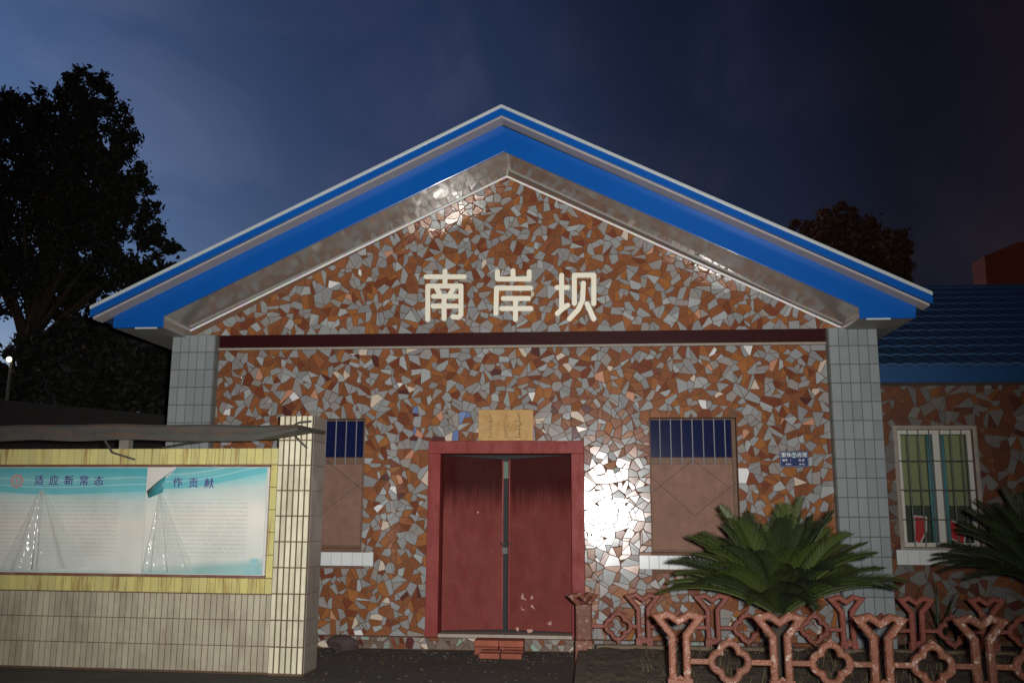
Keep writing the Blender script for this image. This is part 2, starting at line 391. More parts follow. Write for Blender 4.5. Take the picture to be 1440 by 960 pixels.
rf = random.Random(21)
low = [(xl1, plinth), (xr0, plinth), (xr0, zb0-.03), (xl1, zb0-.03)]
holes = [(dx0, dx1, -1, dzt), (wl[0], wl[1], wl[2]-.24, wl[3]), (wr[0], wr[1], wr[2]-.24, wr[3])]
sh1 = fragments(low, holes, .168, rf, .92)
c1 = colour_shards(sh1, rf, .045, (dx0-.2, dx1+.1, dzt, dzt+.42))
gab = [(W_l.x+.04, zb1+.004), (W_r.x-.04, zb1+.004), (W_ap.x, W_ap.z-.005)]
sh2 = fragments(gab, [], .170, rf, .92)
c2 = colour_shards(sh2, rf, .02)
n1 = int(300*len(sh1)/(len(sh1)+len(sh2)))
lay(sh1, c1, D, wall, rf, n1, wall); lay(sh2, c2, D, gable, rf, 300-n1, gable)

# beam and ledge
MB().box(xl1-.02, xr0+.02, D-.035, D+.01, zb0, zb1).build('beam', M_beam, B, bevel=.004)
MB().box(xl1-.02, xr0+.02, D-.05, D+.01, zb0-.032, zb0-.001).build('ledge', M_ledge, B, bevel=.004)

# tiled columns
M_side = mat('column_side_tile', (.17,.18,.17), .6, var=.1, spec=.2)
def column(x0, x1, inner):
    c = MB().box(x0, x1, YC+.008, D+.30 if False else D+.05, 0, zcol).build('column', M_colgrout, B)
    nw = 5; tw = (x1-x0)/nw; nr = 17; th = zcol/nr
    mes = [MB().ctile([(-tw/2+.004,-th/2+.005),(tw/2-.004,-th/2+.005),(tw/2-.004,th/2-.005),(-tw/2+.004,th/2-.005)], .004, -.008, .003).mesh('tile', M_coltile[i]) for i in (0,1)]
    dpt = D+.05-YC-.008-.06
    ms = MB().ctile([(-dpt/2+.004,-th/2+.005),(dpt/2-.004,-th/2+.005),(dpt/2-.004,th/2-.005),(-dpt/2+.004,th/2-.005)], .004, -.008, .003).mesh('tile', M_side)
    for r in range(nr):
        for k in range(nw):
            link('tile', mes[0 if rf.random() < .6 else 1], c, (x0+tw*(k+.5), YC+.008, th*(r+.5)), (rf.gauss(0,.006), 0, rf.gauss(0,.006)))
        s = 1 if inner > 0 else -1
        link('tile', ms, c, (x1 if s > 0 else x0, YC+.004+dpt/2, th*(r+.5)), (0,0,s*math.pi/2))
column(xl0, xl1, 1); column(xr0, xr1, -1)

# roof edge, stepped: cap, thin blue band, grey return, deep blue fascia, soffit
tL, tA, tR = at(127,431,YA), at(705,148,YA), at(1311,411,YA)
def strip(name, m, off0, off1, y0, y1, dxe=0, bevel=0):
    p = [(tL.x+dxe, tL.z-off0), (tA.x, tA.z-off0), (tR.x-dxe, tR.z-off0), (tR.x-dxe, tR.z-off1), (tA.x, tA.z-off1), (tL.x+dxe, tL.z-off1)]
    return MB().prism(p, y0, y1).build(name, m, B, bevel=bevel)
strip('roof_cap', M_cap, -.006, .036, YA-.02, YA+.07, bevel=.006)
strip('roof_band', M_blue, .037, .125, YA, YA+.05)
sl = (tA.z-tL.z)/(tA.x-tL.x)
zt_ = lambda x: min(tL.z+(x-tL.x)*sl, tR.z+(tR.x-x)*(tA.z-tR.z)/(tR.x-tA.x))
rs = MB()
rs.prism([(tL.x, tL.z-.05), (tA.x, tA.z-.05), (tR.x, tR.z-.05), (tR.x, tR.z-.12), (tA.x, tA.z-.12), (tL.x, tL.z-.12)], YA+.071, 21.6)
rs.build('roof_sheet', M_roof, B)
strip('grey_return', M_greystrip, .121, .150, YA+.03, YF+.02, .03)
fp = [(705,171),(1288,423),(1288,449),(1208,446),(1208,432),(709,213),(230,444),(231,461),(160,460),(161,433)]
FP = [at(u,v,YF) for u, v in fp]
zbox = (FP[2].z+FP[3].z+FP[7].z+FP[8].z)/4
for i in (2,3,7,8): FP[i].z = zbox
FP[3].x = FP[4].x; FP[7].x = FP[6].x; FP[8].x = FP[9].x
# fascia rises to tuck under the grey return
FT = [Vector((p.x, p.y, p.z)) for p in FP]
for i in (0,1,9): FT[i].z = zt_(FT[i].x) - .149
MB().prism([(p.x, p.z) for p in FT], YF, YF+.03).build('fascia', M_blue, B, bevel=.004)
ys1 = D+.05
zs = lambda i: FP[i].z
so = MB()
apz = (W_ap.z+FP[5].z)/2
so.add([(FP[6].x, YF+.031, FP[6].z+.012), (FP[5].x, YF+.031, FP[5].z+.012), (FP[5].x+.01, ys1, W_ap.z), (FP[6].x, ys1, W_l.z-(W_l.x-FP[6].x)*.486)], [(0,1,2,3)])
so.add([(FP[5].x, YF+.031, FP[5].z+.012), (FP[4].x, YF+.031, FP[4].z+.012), (FP[4].x, ys1, W_r.z-(FP[4].x-W_r.x)*.45), (FP[5].x+.01, ys1, W_ap.z)], [(0,1,2,3)])
so.build('soffit', M_soffit, B)
print('soffit level: apex', FP[5].z, W_ap.z, 'L', FP[6].z, W_l.z-(W_l.x-FP[6].x)*.486, 'R', FP[4].z, W_r.z-(FP[4].x-W_r.x)*.45)
for a, bq, sgn in ((6, 8, -1), (4, 2, 1)):     # boxed eaves running back along the sides
    xi, xo = FP[a].x, FP[bq].x
    MB().box(min(xi,xi+.02*sgn), max(xi,xi+.02*sgn), YF+.031, 21, zbox+.012, FP[a].z+.10).build('eave_return', M_soffit, B)
    MB().box(min(xi,xo)+.004, max(xi,xo)-.004, YF+.031, 21, zbox+.002, zbox+.016).build('eave_soffit', M_eave, B)
    MB().box(min(xo,xo-.03*sgn), max(xo,xo-.03*sgn), YF+.031, 21.2, zbox+.018, zbox+.24).build('eave_fascia', M_greystrip, B)
    xm = xi+(xo-xi)*.12; xn = xi+(xo-xi)*.55
    MB().box(min(xm,xn), max(xm,xn), YF-.006, YF+.02, zbox-.016, zbox+.003).build('fascia_glint', M_cap, B)  # pale strips put in for the glints under the fascia

# trim where wall meets soffit, its rainbow glint put into the colour
def trim_mat():
    m = mat('glint_tinted_trim', (.8,.8,.8), .35, metal=0)
    n = m.node_tree.nodes; l = m.node_tree.links
    g = n.new('ShaderNodeNewGeometry'); no = n.new('ShaderNodeTexNoise'); no.inputs['Scale'].default_value = 7; l.new(g.outputs['Position'], no.inputs[0])
    h = n.new('ShaderNodeMath'); h.operation = 'MULTIPLY'; l.new(no.outputs['Fac'], h.inputs[0]); h.inputs[1].default_value = 9
    hs = n.new('ShaderNodeCombineColor'); hs.mode = 'HSV'; fr_ = n.new('ShaderNodeMath'); fr_.operation = 'FRACT'; l.new(h.outputs[0], fr_.inputs[0]); l.new(fr_.outputs[0], hs.inputs[0]); hs.inputs[1].default_value = .22; hs.inputs[2].default_value = .95
    l.new(hs.outputs[0], n['Principled BSDF'].inputs['Base Color']); return m
M_trim = trim_mat()
for a, b in ((W_l, W_ap), (W_ap, W_r)):
    d = (b-a).normalized(); nrm = Vector((d.z, 0, -d.x)); q = []
    y = D-.030
    MB().tube([(a.x, y, a.z-.024), (b.x, y, b.z-.024)], .015, 8).build('edge_trim', M_trim, B)

# characters on the gable
def px(cx, cy): return 570+cx/4.8, 360+cy/4.8
CH = [('first', [[(140,140),(398,140)], [(268,103),(268,195)], [(152,428),(152,203),(376,203),(376,395),(358,414),(322,410)], [(212,218),(234,262)], [(326,218),(302,258)], [(190,272),(345,272)], [(188,338),(345,338)], [(262,272),(262,422)]]),
      ('second', [[(622,106),(622,155),(836,155),(836,106)], [(727,100),(727,150)], [(846,217),(616,217),(612,388)], [(662,287),(832,287)], [(650,355),(848,355)], [(744,287),(744,428)]]),
      ('third', [[(1055,130),(1055,352)], [(1024,213),(1094,213)], [(1096,332),(1060,356),(1026,388)], [(1141,320),(1141,130),(1272,130),(1272,322)], [(1202,184),(1196,300),(1168,360),(1108,424)], [(1226,322),(1272,424)]])]
def capsule(mb, pts, r, y0, y1):
    for i in range(len(pts)-1):
        a, b = Vector(pts[i]), Vector(pts[i+1]); d = (b-a).normalized(); an = math.atan2(d.y, d.x); poly = []
        for k in range(9): t = an+math.pi/2+math.pi*k/8; poly.append((a.x+r*math.cos(t), a.y+r*math.sin(t)))
        for k in range(9): t = an-math.pi/2+math.pi*k/8; poly.append((b.x+r*math.cos(t), b.y+r*math.sin(t)))
        mb.prism(poly, y0 - .0007*(mb.k % 9), y1); mb.k += 1
for nm, st in CH:
    mb = MB(); mb.k = 0
    for s in st:
        pts = [at(*px(*p), D-.04) for p in s]; capsule(mb, [(p.x, p.z) for p in pts], .0315, D-.046, D-.006)
    o = mb.build('sign_character', M_letter, B, recalc=True)
    o['label'] = 'raised cream ' + nm + ' character of the station name'

# door: frame, threshold, two leaves a little ajar
fw = .155
MB().box(dx0, dx0+fw, D-.045, D+.24, dzb, dzt-fw-.002).build('door_frame', M_frame_red, B, bevel=.006)
MB().box(dx1-fw, dx1, D-.045, D+.24, dzb, dzt-fw-.002).build('door_frame', M_frame_red, B, bevel=.006)
MB().box(dx0, dx1, D-.045, D+.24, dzt-fw, dzt).build('door_frame', M_frame_red, B, bevel=.006)
MB().box(dx0+fw, dx1-fw, D-.02, D+.28, dzb-.03, dzb+.035).build('threshold', M_ledge, B, bevel=.005)
lx0, lx1 = dx0+fw+.01, dx1-fw-.01; xm = at(712,760,D+.3).x
zt = dzt-fw-.008; zl = dzb+.05
def leaf(xa, xb, rot, sag):
    wd = abs(xb-xa); s = 1 if xb > xa else -1
    p = [(0, zl-dzb), (s*wd, zl-dzb+.012), (s*wd, zt-dzb-sag), (0, zt-dzb)]
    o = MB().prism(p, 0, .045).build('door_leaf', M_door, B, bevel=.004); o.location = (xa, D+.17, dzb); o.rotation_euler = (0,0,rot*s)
    # welded steel edge folds
    MB().box(min(s*(wd-.012), s*(wd+.006)), max(s*(wd-.012), s*(wd+.006)), -.012, .05, zl-dzb+.015, zt-dzb-sag-.01).build('edge_strip', M_frame_red, o)
    return o
gap = .036
LL = leaf(lx0, xm-gap, .10, .05); LR = leaf(lx1, xm+gap, .10, .045)
wh = wd_ = None
M_scuff = mat('pale_scuff', (.50,.28,.24), .8, var=.3, scale=40)
def scuff(leafo, px_, pz, pts):
    base = at(px_, pz, D+.22); mw = leafo.matrix_basis
    mb = MB(); loc = mw.inverted() @ base
    mb.prism([(loc.x+a*.0095, loc.z-b*.0095) for a, b in pts], -.0018, .004)
    mb.build('paint_scuff', M_scuff, leafo)
scuff(LR, 735, 838, [(0,-5),(1.5,2),(5,4),(4,5),(-2,3),(-2.5,1)])
scuff(LR, 748, 842, [(-2,-3),(1,-5),(2,-1),(0,0),(-1.5,0)])
scuff(LR, 749, 853, [(-3,-1),(0,-3),(3,3),(0,1)])
scuff(LR, 735, 855, [(-3,-3),(0,1),(4,2),(-1,2.5)])
scuff(LR, 773, 875, [(-3,1),(2,-3),(3,2),(0,3)])
scuff(LR, 745, 886, [(-4,-1),(3,-2),(4,1),(0,3),(-3,2)])
scuff(LR, 727, 884, [(-2,-2),(2,-2),(2,3),(-1,2)])
scuff(LL, 672, 720, [(-1,-1),(1.5,-1),(1,1),(-1,1)])
M_mark = mat('faded_mark', (.13,.018,.016), .7, var=.3, scale=30)
def mark(leafo, u, v, sx, sz):
    loc = leafo.matrix_basis.inverted() @ at(u, v, D+.22)
    MB().band([(loc.x-sx, loc.z), (loc.x, loc.z+sz), (loc.x+sx, loc.z), (loc.x, loc.z-sz)], .014, -.0012, .003, bev=.001).build('faded_mark', M_mark, leafo)
mark(LL, 668, 803, .075, .11); mark(LL, 683, 770, .02, .02); mark(LR, 762, 735, .045, .05)
# hasp, chain and padlock across the gap
pk = at(711, 768, D+.2)
lk = MB().tube([(pk.x-.07, D+.21, pk.z+.05), (pk.x-.03, D+.17, pk.z+.01), (pk.x+.02, D+.17, pk.z), (pk.x+.07, D+.21, pk.z+.05)], .011, 6)
lk.box(pk.x-.035, pk.x+.03, D+.135, D+.17, pk.z-.085, pk.z-.01)
lk.tube([(pk.x-.022, D+.152, pk.z-.012), (pk.x-.02, D+.152, pk.z+.03), (pk.x+.015, D+.152, pk.z+.03), (pk.x+.018, D+.152, pk.z-.012)], .006, 6)
lk.build('padlock', M_darkbar, B)
MB().box(lx0-.2, lx1+.2, D+.9, D+.92, 0, zt+.3).build('lobby_dark_sheet', mat('lobby_shade', (.03,.032,.035), .8), B)  # dark sheet put in for the darkness behind the door gap
MB().box(xm-.3, xm+.3, D+.8, D+.82, zt-.27, zt-.05).build('lobby_light_patch', mat('pale_green_light', (.16,.23,.18), .8), B)  # pale panel paints the greenish light high in the gap

# windows of the front
def window(h, bars):
    x0, x1, z0, z1 = h; yw = D+.11
    win = MB(); t = .03
    win.box(x0, x1, yw, yw+.06, z0, z0+t); win.box(x0, x1, yw, yw+.06, z1-t*.6, z1); win.box(x0, x0+t*.6, yw, yw+.06, z0+t+.001, z1-t*.6-.001); win.box(x1-t*1.6, x1, yw-.01, yw+.06, z0+t+.001, z1-t*.6-.001)
    o = win.build('window', M_wood, B, bevel=.004)
    ztr = at(975,652,D).z; ztr1 = at(975,642,D).z
    MB().box(x0+t*.6, x1-t*1.6, yw+.004, yw+.055, ztr, ztr1).build('transom', M_wood, o, bevel=.003)
    MB().box(x0+t*.6, x1-t*1.6, yw+.03, yw+.04, ztr1, z1-t*.6).build('pane', M_blueglass, o)
    MB().box(x0+t*.6, x1-t*1.6, yw+.02, yw+.035, z0+t, ztr).build('plywood_panel', M_ply, o)
    for k in range(1, 8):
        x = x0+(x1-x0)*k/8
        MB().tube([(x, yw-.045, z1-.004), (x, yw-.045, ztr-.02)], .0075, 6).build('bar', M_bar, o)
    xa, xb, xc = x0+.02, x1-.02, (x0+x1)/2; zq = z0+(z1-z0)*.44; zr = z0+(z1-z0)*.66
    wire = MB()
    wire.tube([(xa, yw-.03, zq), (xc, yw-.03, ztr+.05), (xb, yw-.03, zq)], .0038, 5)
    wire.tube([(xa, yw-.04, zq+.18), (xc, yw-.04, z0+(z1-z0)*.27), (xb, yw-.04, zq+.12)], .0038, 5)
    wire.build('guard_wire', M_darkbar, o)
    return o
window(wl, 7); window(wr, 7)
def sill(x0, x1, z0, z1, par, n, yw=D):
    s = MB().box(x0, x1, yw-.05, yw+.10, z0, z1).build('window_sill', M_ledge, par)
    tw = (x1-x0)/n
    me = MB().ctile([(-tw/2+.002,-(z1-z0)/2),(tw/2-.002,-(z1-z0)/2),(tw/2-.002,(z1-z0)/2),(-tw/2+.002,(z1-z0)/2)], .003, -.008, .003).mesh('tile', M_white_tile)
    for k in range(n): link('tile', me, s, (x0+tw*(k+.5), yw-.05, (z0+z1)/2))
sill(wl[0]-.1, at(525,785,D-.05).x, at(490,795,D-.05).z, at(490,776,D-.05).z, B, 10)
sill(at(899,790,D-.05).x, at(1052,790,D-.05).x, at(930,800,D-.05).z, at(930,780.5,D-.05).z, B, 11)

# rubble plinth under the wall
yp = D-.07
MB().box(xl1, xr0, yp+.006, D-.001, 0, plinth-.004).build('plinth', M_grout, B)
rp = random.Random(3)
sp_ = fragments([(xl1, .004), (xr0, .004), (xr0, plinth-.004), (xl1, plinth-.004)], [], .105, rp, .3)
pl = [o for o in B.children if o.name.startswith('plinth')][0]
cp = [rp.choice([8,14,13,2,11,14,14,14,14,1,6,11,5,14,2]) for _ in sp_]
lay(sp_, cp, yp+.006, pl, rp, 300, pl, tilt=.03)

# ------------------------------------------------------------------ plaque over the door and the blue plate
pq0, pq1 = at(673,576,D-.03), at(750,620,D-.03)
PQ = empty('plaque', ((pq0.x+pq1.x)/2, D-.004, dzt+.002)); tag(PQ, 'weathered yellow stone plaque with faint carved columns, above the red door frame', 'plaque')
pw = (pq1.x-pq0.x)/2; ph = pq0.z-dzt-.002
M_plaque = mat('yellow_stone', (.46,.27,.085), .55, var=.28, scale=14, dirt=.5, dcol=(.30,.15,.035), dscale=(5,5,4), bump=.25)
MB().box(-pw, pw, -.035, 0, 0, ph).build('slab', M_plaque, PQ, bevel=.006)
M_carve = mat('worn_inscription', (.27,.16,.055), .7, var=.3)
ri = random.Random(9)
for x in (-.55, -.02, .5):                 # worn carved strokes, no longer legible
    mb = MB(); mb.box(x*pw-.004, x*pw+.004, -.0364, -.034, ph*.1, ph*.84)
    for k in range(9):
        z = ph*(.12+.085*k); l = ri.uniform(.04, .13)*pw*2; xo = x*pw+ri.uniform(-.02,.02)
        if k % 3 == 2: mb.box(xo-.006, xo+.006, -.0372, -.034, z-.02, z+.03)
        else: mb.box(xo-l/2, xo+l/2, -.0368, -.034, z-.005, z+.006)
    mb.build('inscription', M_carve, PQ)
s0, s1 = at(1096,634,D-.03), at(1137.5,656.5,D-.03)
SG = empty('enamel_sign', ((s0.x+s1.x)/2, D-.040, s1.z)); tag(SG, 'small dark blue enamel sign with white lettering on the mosaic wall', 'sign')
sw = (s1.x-s0.x)/2; shh = s0.z-s1.z
M_enam = mat('navy_enamel', (.008,.022,.10), .3, var=.1); M_wht = mat('white_print', (.72,.74,.76), .5, var=.05)
MB().box(-sw, sw, 0, .036, 0, shh).build('plate', M_enam, SG, bevel=.003)
MB().band([(-sw+.008,.008),(sw-.008,.008),(sw-.008,shh-.008),(-sw+.008,shh-.008)], .006, -.0012, .004, bev=.0008).build('border', mat('grey_blue_print', (.20,.25,.36), .5), SG)
def put_text(body, size, par, x, y, z, m, name='lettering', rz=0, dep=.0012):
    me = text_mesh(body, size, dep); me.materials.clear(); me.materials.append(m)
    o = link(name, me, par, (x, y, z), (math.pi/2, 0, rz)); return o
put_text('重铁', .060, SG, -sw*.55, -.0015, shh*.74, M_wht); put_text('房建', .060, SG, sw*.55, -.0015, shh*.74, M_wht)
mb = MB(); mb.band([(.027*math.cos(t*math.pi/8), shh*.74+.027*math.sin(t*math.pi/8)) for t in range(16)], .009, -.002, .002, bev=.001)
mb.box(-.005, .005, -.003, .002, shh*.74-.022, shh*.74+.02); mb.box(-.016, .016, -.0026, .002, shh*.74+.006, shh*.74+.016); mb.build('emblem', mat('pale_green_print', (.45,.60,.55), .5), SG)
put_text('编号', .032, SG, -sw*.66, -.0015, shh*.42, M_wht); put_text('1', .030, SG, -sw*.25, -.0015, shh*.42, M_wht); put_text('站 房', .032, SG, sw*.5, -.0015, shh*.42, M_wht)
put_text('南岸坝', .022, SG, -sw*.42, -.0015, shh*.17, M_wht); put_text('房产段', .022, SG, sw*.52, -.0015, shh*.17, M_wht)

# ------------------------------------------------------------------ brick step by the door
ST = empty('brick_step', (0,0,0)); tag(ST, 'loose red brick step stacked before the red door', 'step')
M_brick = mat('red_brick', (.30,.085,.05), .85, var=.3, scale=14, bump=.4)
def brick(x0, x1, y0, y1, z0, z1, rz=0):
    o = MB().box(-(x1-x0)/2+.003, (x1-x0)/2-.003, -(y1-y0)/2+.003, (y1-y0)/2-.003, 0, z1-z0-.002).build('brick', M_brick, ST, bevel=.005)
    o.location = ((x0+x1)/2, (y0+y1)/2, z0); o.rotation_euler = (0,0,rz)
bx = at(667,912,11.2).x; bw = .29
for k in range(2): brick(bx+k*bw, bx+(k+1)*bw, 11.16, 11.42, .085, .155, rf.gauss(0,.01))
for k in range(2): brick(bx+.01+k*bw, bx+.0+(k+1)*bw, 11.12, 11.42, .015, .085, rf.gauss(0,.01))
for k in range(2): brick(bx+.10+k*.25, bx+.34+k*.25, 10.82, 10.96, 0, .06, rf.gauss(0,.05))
for k in range(2): brick(bx+.10+k*.25, bx+.34+k*.25, 10.97, 11.10, 0, .07, rf.gauss(0,.03))
for k in range(2): brick(bx+k*bw, bx+(k+1)*bw, 11.13, 11.40, -.03, .015, 0)
# stone by the wall foot
def rock(name, loc, r, m, label, seed):
    import bmesh
    bm = bmesh.new(); bmesh.ops.create_icosphere(bm, subdivisions=3, radius=1)
    q = random.Random(seed); fx = [Vector((q.uniform(-1,1), q.uniform(-1,1), q.uniform(-1,1))).normalized() for _ in range(7)]
    for v in bm.verts:
        k = 1
        for f in fx:
            d = v.co.normalized().dot(f)
            if d > .72: k *= 1-(d-.72)*.7
        v.co = Vector((v.co.x*r[0], v.co.y*r[1], v.co.z*r[2]))*k
    me = bpy.data.meshes.new(name); bm.to_mesh(me); bm.free(); me.materials.append(m)
    return tag(link(name, me, None, loc), label, 'stone')
p = atz(468, 921, 0); rock('stone', (p.x, 11.27, .07), (.20,.11,.11), mat('dark_stone', (.075,.05,.045), .8, var=.3, bump=.4), 'dark brown stone lying against the foot of the mosaic wall', 4)

# ------------------------------------------------------------------ notice board
P0 = atz(425, 951, 0); AL = -.040
NBm = Matrix.Translation(P0) @ Matrix.Rotation(AL, 4, 'Z'); NBi = NBm.inverted()
def brd(u, v, dep=0):
    o = NBi @ Vector((0,0,CAM_H)); d = NBi.to_3x3() @ ray(u, v); t = (dep-o.y)/d.y
    return o + d*t
NB = empty('notice_board', P0, AL); tag(NB, 'long tiled notice board wall with yellow border, cream pillar and sagging canopy', 'notice board')
M_cream = [mat('cream_tile_a', (.78,.74,.55), .25, var=.1, dirt=.55, dcol=(.25,.21,.15), dscale=(5,5,1.6), dlo=.5, dhi=.8), mat('cream_tile_b', (.68,.65,.48), .28, var=.12, dirt=.6, dcol=(.24,.2,.14), dscale=(5,5,1.6), dlo=.48, dhi=.78)]
M_lowt = [mat('stained_tile_a', (.50,.46,.34), .4, var=.14, dirt=.7, dcol=(.27,.22,.155), dscale=(3,3,1.4), dlo=.42, dhi=.68), mat('stained_tile_b', (.45,.415,.31), .45, var=.14, dirt=.7, dcol=(.25,.20,.145), dscale=(3,3,1.4), dlo=.42, dhi=.68)]
M_yel = [mat('yellow_tile_a', (.64,.58,.22), .3, var=.1, dirt=.85, dcol=(.24,.095,.025), dscale=(11,11,.9), dlo=.52, dhi=.68), mat('yellow_tile_b', (.59,.54,.22), .32, var=.1, dirt=.85, dcol=(.24,.095,.025), dscale=(11,11,.9), dlo=.52, dhi=.68)]
M_yelt = [mat('rust_streaked_yellow_'+n_, c_, .3, var=.1, dirt=.95, dcol=(.24,.09,.02), dscale=(9,9,.6), dlo=.53, dhi=.68) for n_, c_ in (('a',(.68,.62,.25)), ('b',(.62,.57,.25)))]
M_rgrout = mat('rusty_grout', (.11,.065,.04), .9, var=.3)
M_ggrout = mat('grey_pillar_cement', (.20,.18,.15), .85, var=.2, bump=.2)
xb0 = -7.0
px0 = brd(388,700).x; ztop_p = brd(420,584).z; pd = .42     # pillar
zy1 = brd(300,630,.05).z; zpo1 = brd(300,657,.05).z; zpo0 = brd(200,806,.05).z; zy0 = brd(200,832,.05).z
xpr = brd(376,730,.05).x
pil = MB().box(px0, 0, 0, pd, 0, ztop_p).build('pillar', M_rgrout, NB, bevel=.004)
bw_ = MB(); bw_.box(xb0, px0-.001, .05, pd-.08, 0, zy1-.002); bw_.build('board_wall', M_rgrout, NB)
def tiles(par, x0, x1, z0, z1, nx, nz, y, ms, gx=.006, gz=.006, tilt=.006, skip=0, xmin=None):
    tw = (x1-x0)/nx; th = (z1-z0)/nz
    me = [MB().ctile([(-tw/2+gx/2,-th/2+gz/2),(tw/2-gx/2,-th/2+gz/2),(tw/2-gx/2,th/2-gz/2),(-tw/2+gx/2,th/2-gz/2)], .006, -.008, .003).mesh('tile', m) for m in ms]
    for i in range(nx):
        for j in range(nz):
            if rf.random() < skip: continue
            link('tile', me[rf.randrange(len(me))], par, (x0+tw*(i+.5), y, z0+th*(j+.5)), (rf.gauss(0,tilt), 0, rf.gauss(0,tilt)))
tiles(pil, px0, 0, .02, ztop_p, 6, 10, 0, M_cream, gx=.016, gz=.012)
# side of the pillar towards the building
ts = (pd-.02)/1
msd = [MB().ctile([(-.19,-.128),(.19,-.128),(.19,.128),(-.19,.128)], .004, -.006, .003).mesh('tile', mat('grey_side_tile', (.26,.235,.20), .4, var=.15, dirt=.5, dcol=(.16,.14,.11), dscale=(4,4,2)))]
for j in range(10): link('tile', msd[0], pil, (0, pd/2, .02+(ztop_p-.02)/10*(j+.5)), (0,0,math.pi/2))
xl_ = brd(-60,700,.05).x
tw = .066
tiles(NB, xl_, px0, .02, zy0-.004, int((px0-xl_)/tw), 3, .05, M_lowt, gx=.008, gz=.006)
tiles(NB, xl_, px0-.004, zy0, zpo0-.03, int((px0-xl_)/.088), 1, .05, M_yel, gx=.005)
tiles(NB, xl_, px0-.004, zpo1+.03, zy1, int((px0-xl_)/.088), 1, .05, M_yelt, gx=.005)
tiles(NB, xpr+.012, px0-.004, zpo0-.028, zpo1+.028, 1, 5, .05, M_yel)
# metal rim
M_rim = mat('rusty_rim', (.16,.075,.055), .5, var=.35, scale=16, dirt=.6, dcol=(.36,.27,.22), dscale=(4,4,14), dlo=.5, dhi=.7)
M_rimw = mat('pale_aluminium', (.62,.60,.57), .4, var=.15)
MB().box(xl_, xpr+.012, .012, .05, zpo1+.004, zpo1+.030).build('rim', M_rim, NB, bevel=.003)
MB().box(xl_, xpr+.012, .012, .05, zpo0-.030, zpo0-.002).build('rim', M_rim, NB, bevel=.003)
MB().box(xpr-.014, xpr+.010, .014, .05, zpo0-.002, zpo1+.004).build('rim', M_rimw, NB, bevel=.003)
MB().box(xl_, xpr-.014, .036, .049, zpo0-.002, zpo1+.004).build('backing_sheet', mat('white_backing', (.66,.64,.60), .5, var=.06), NB)

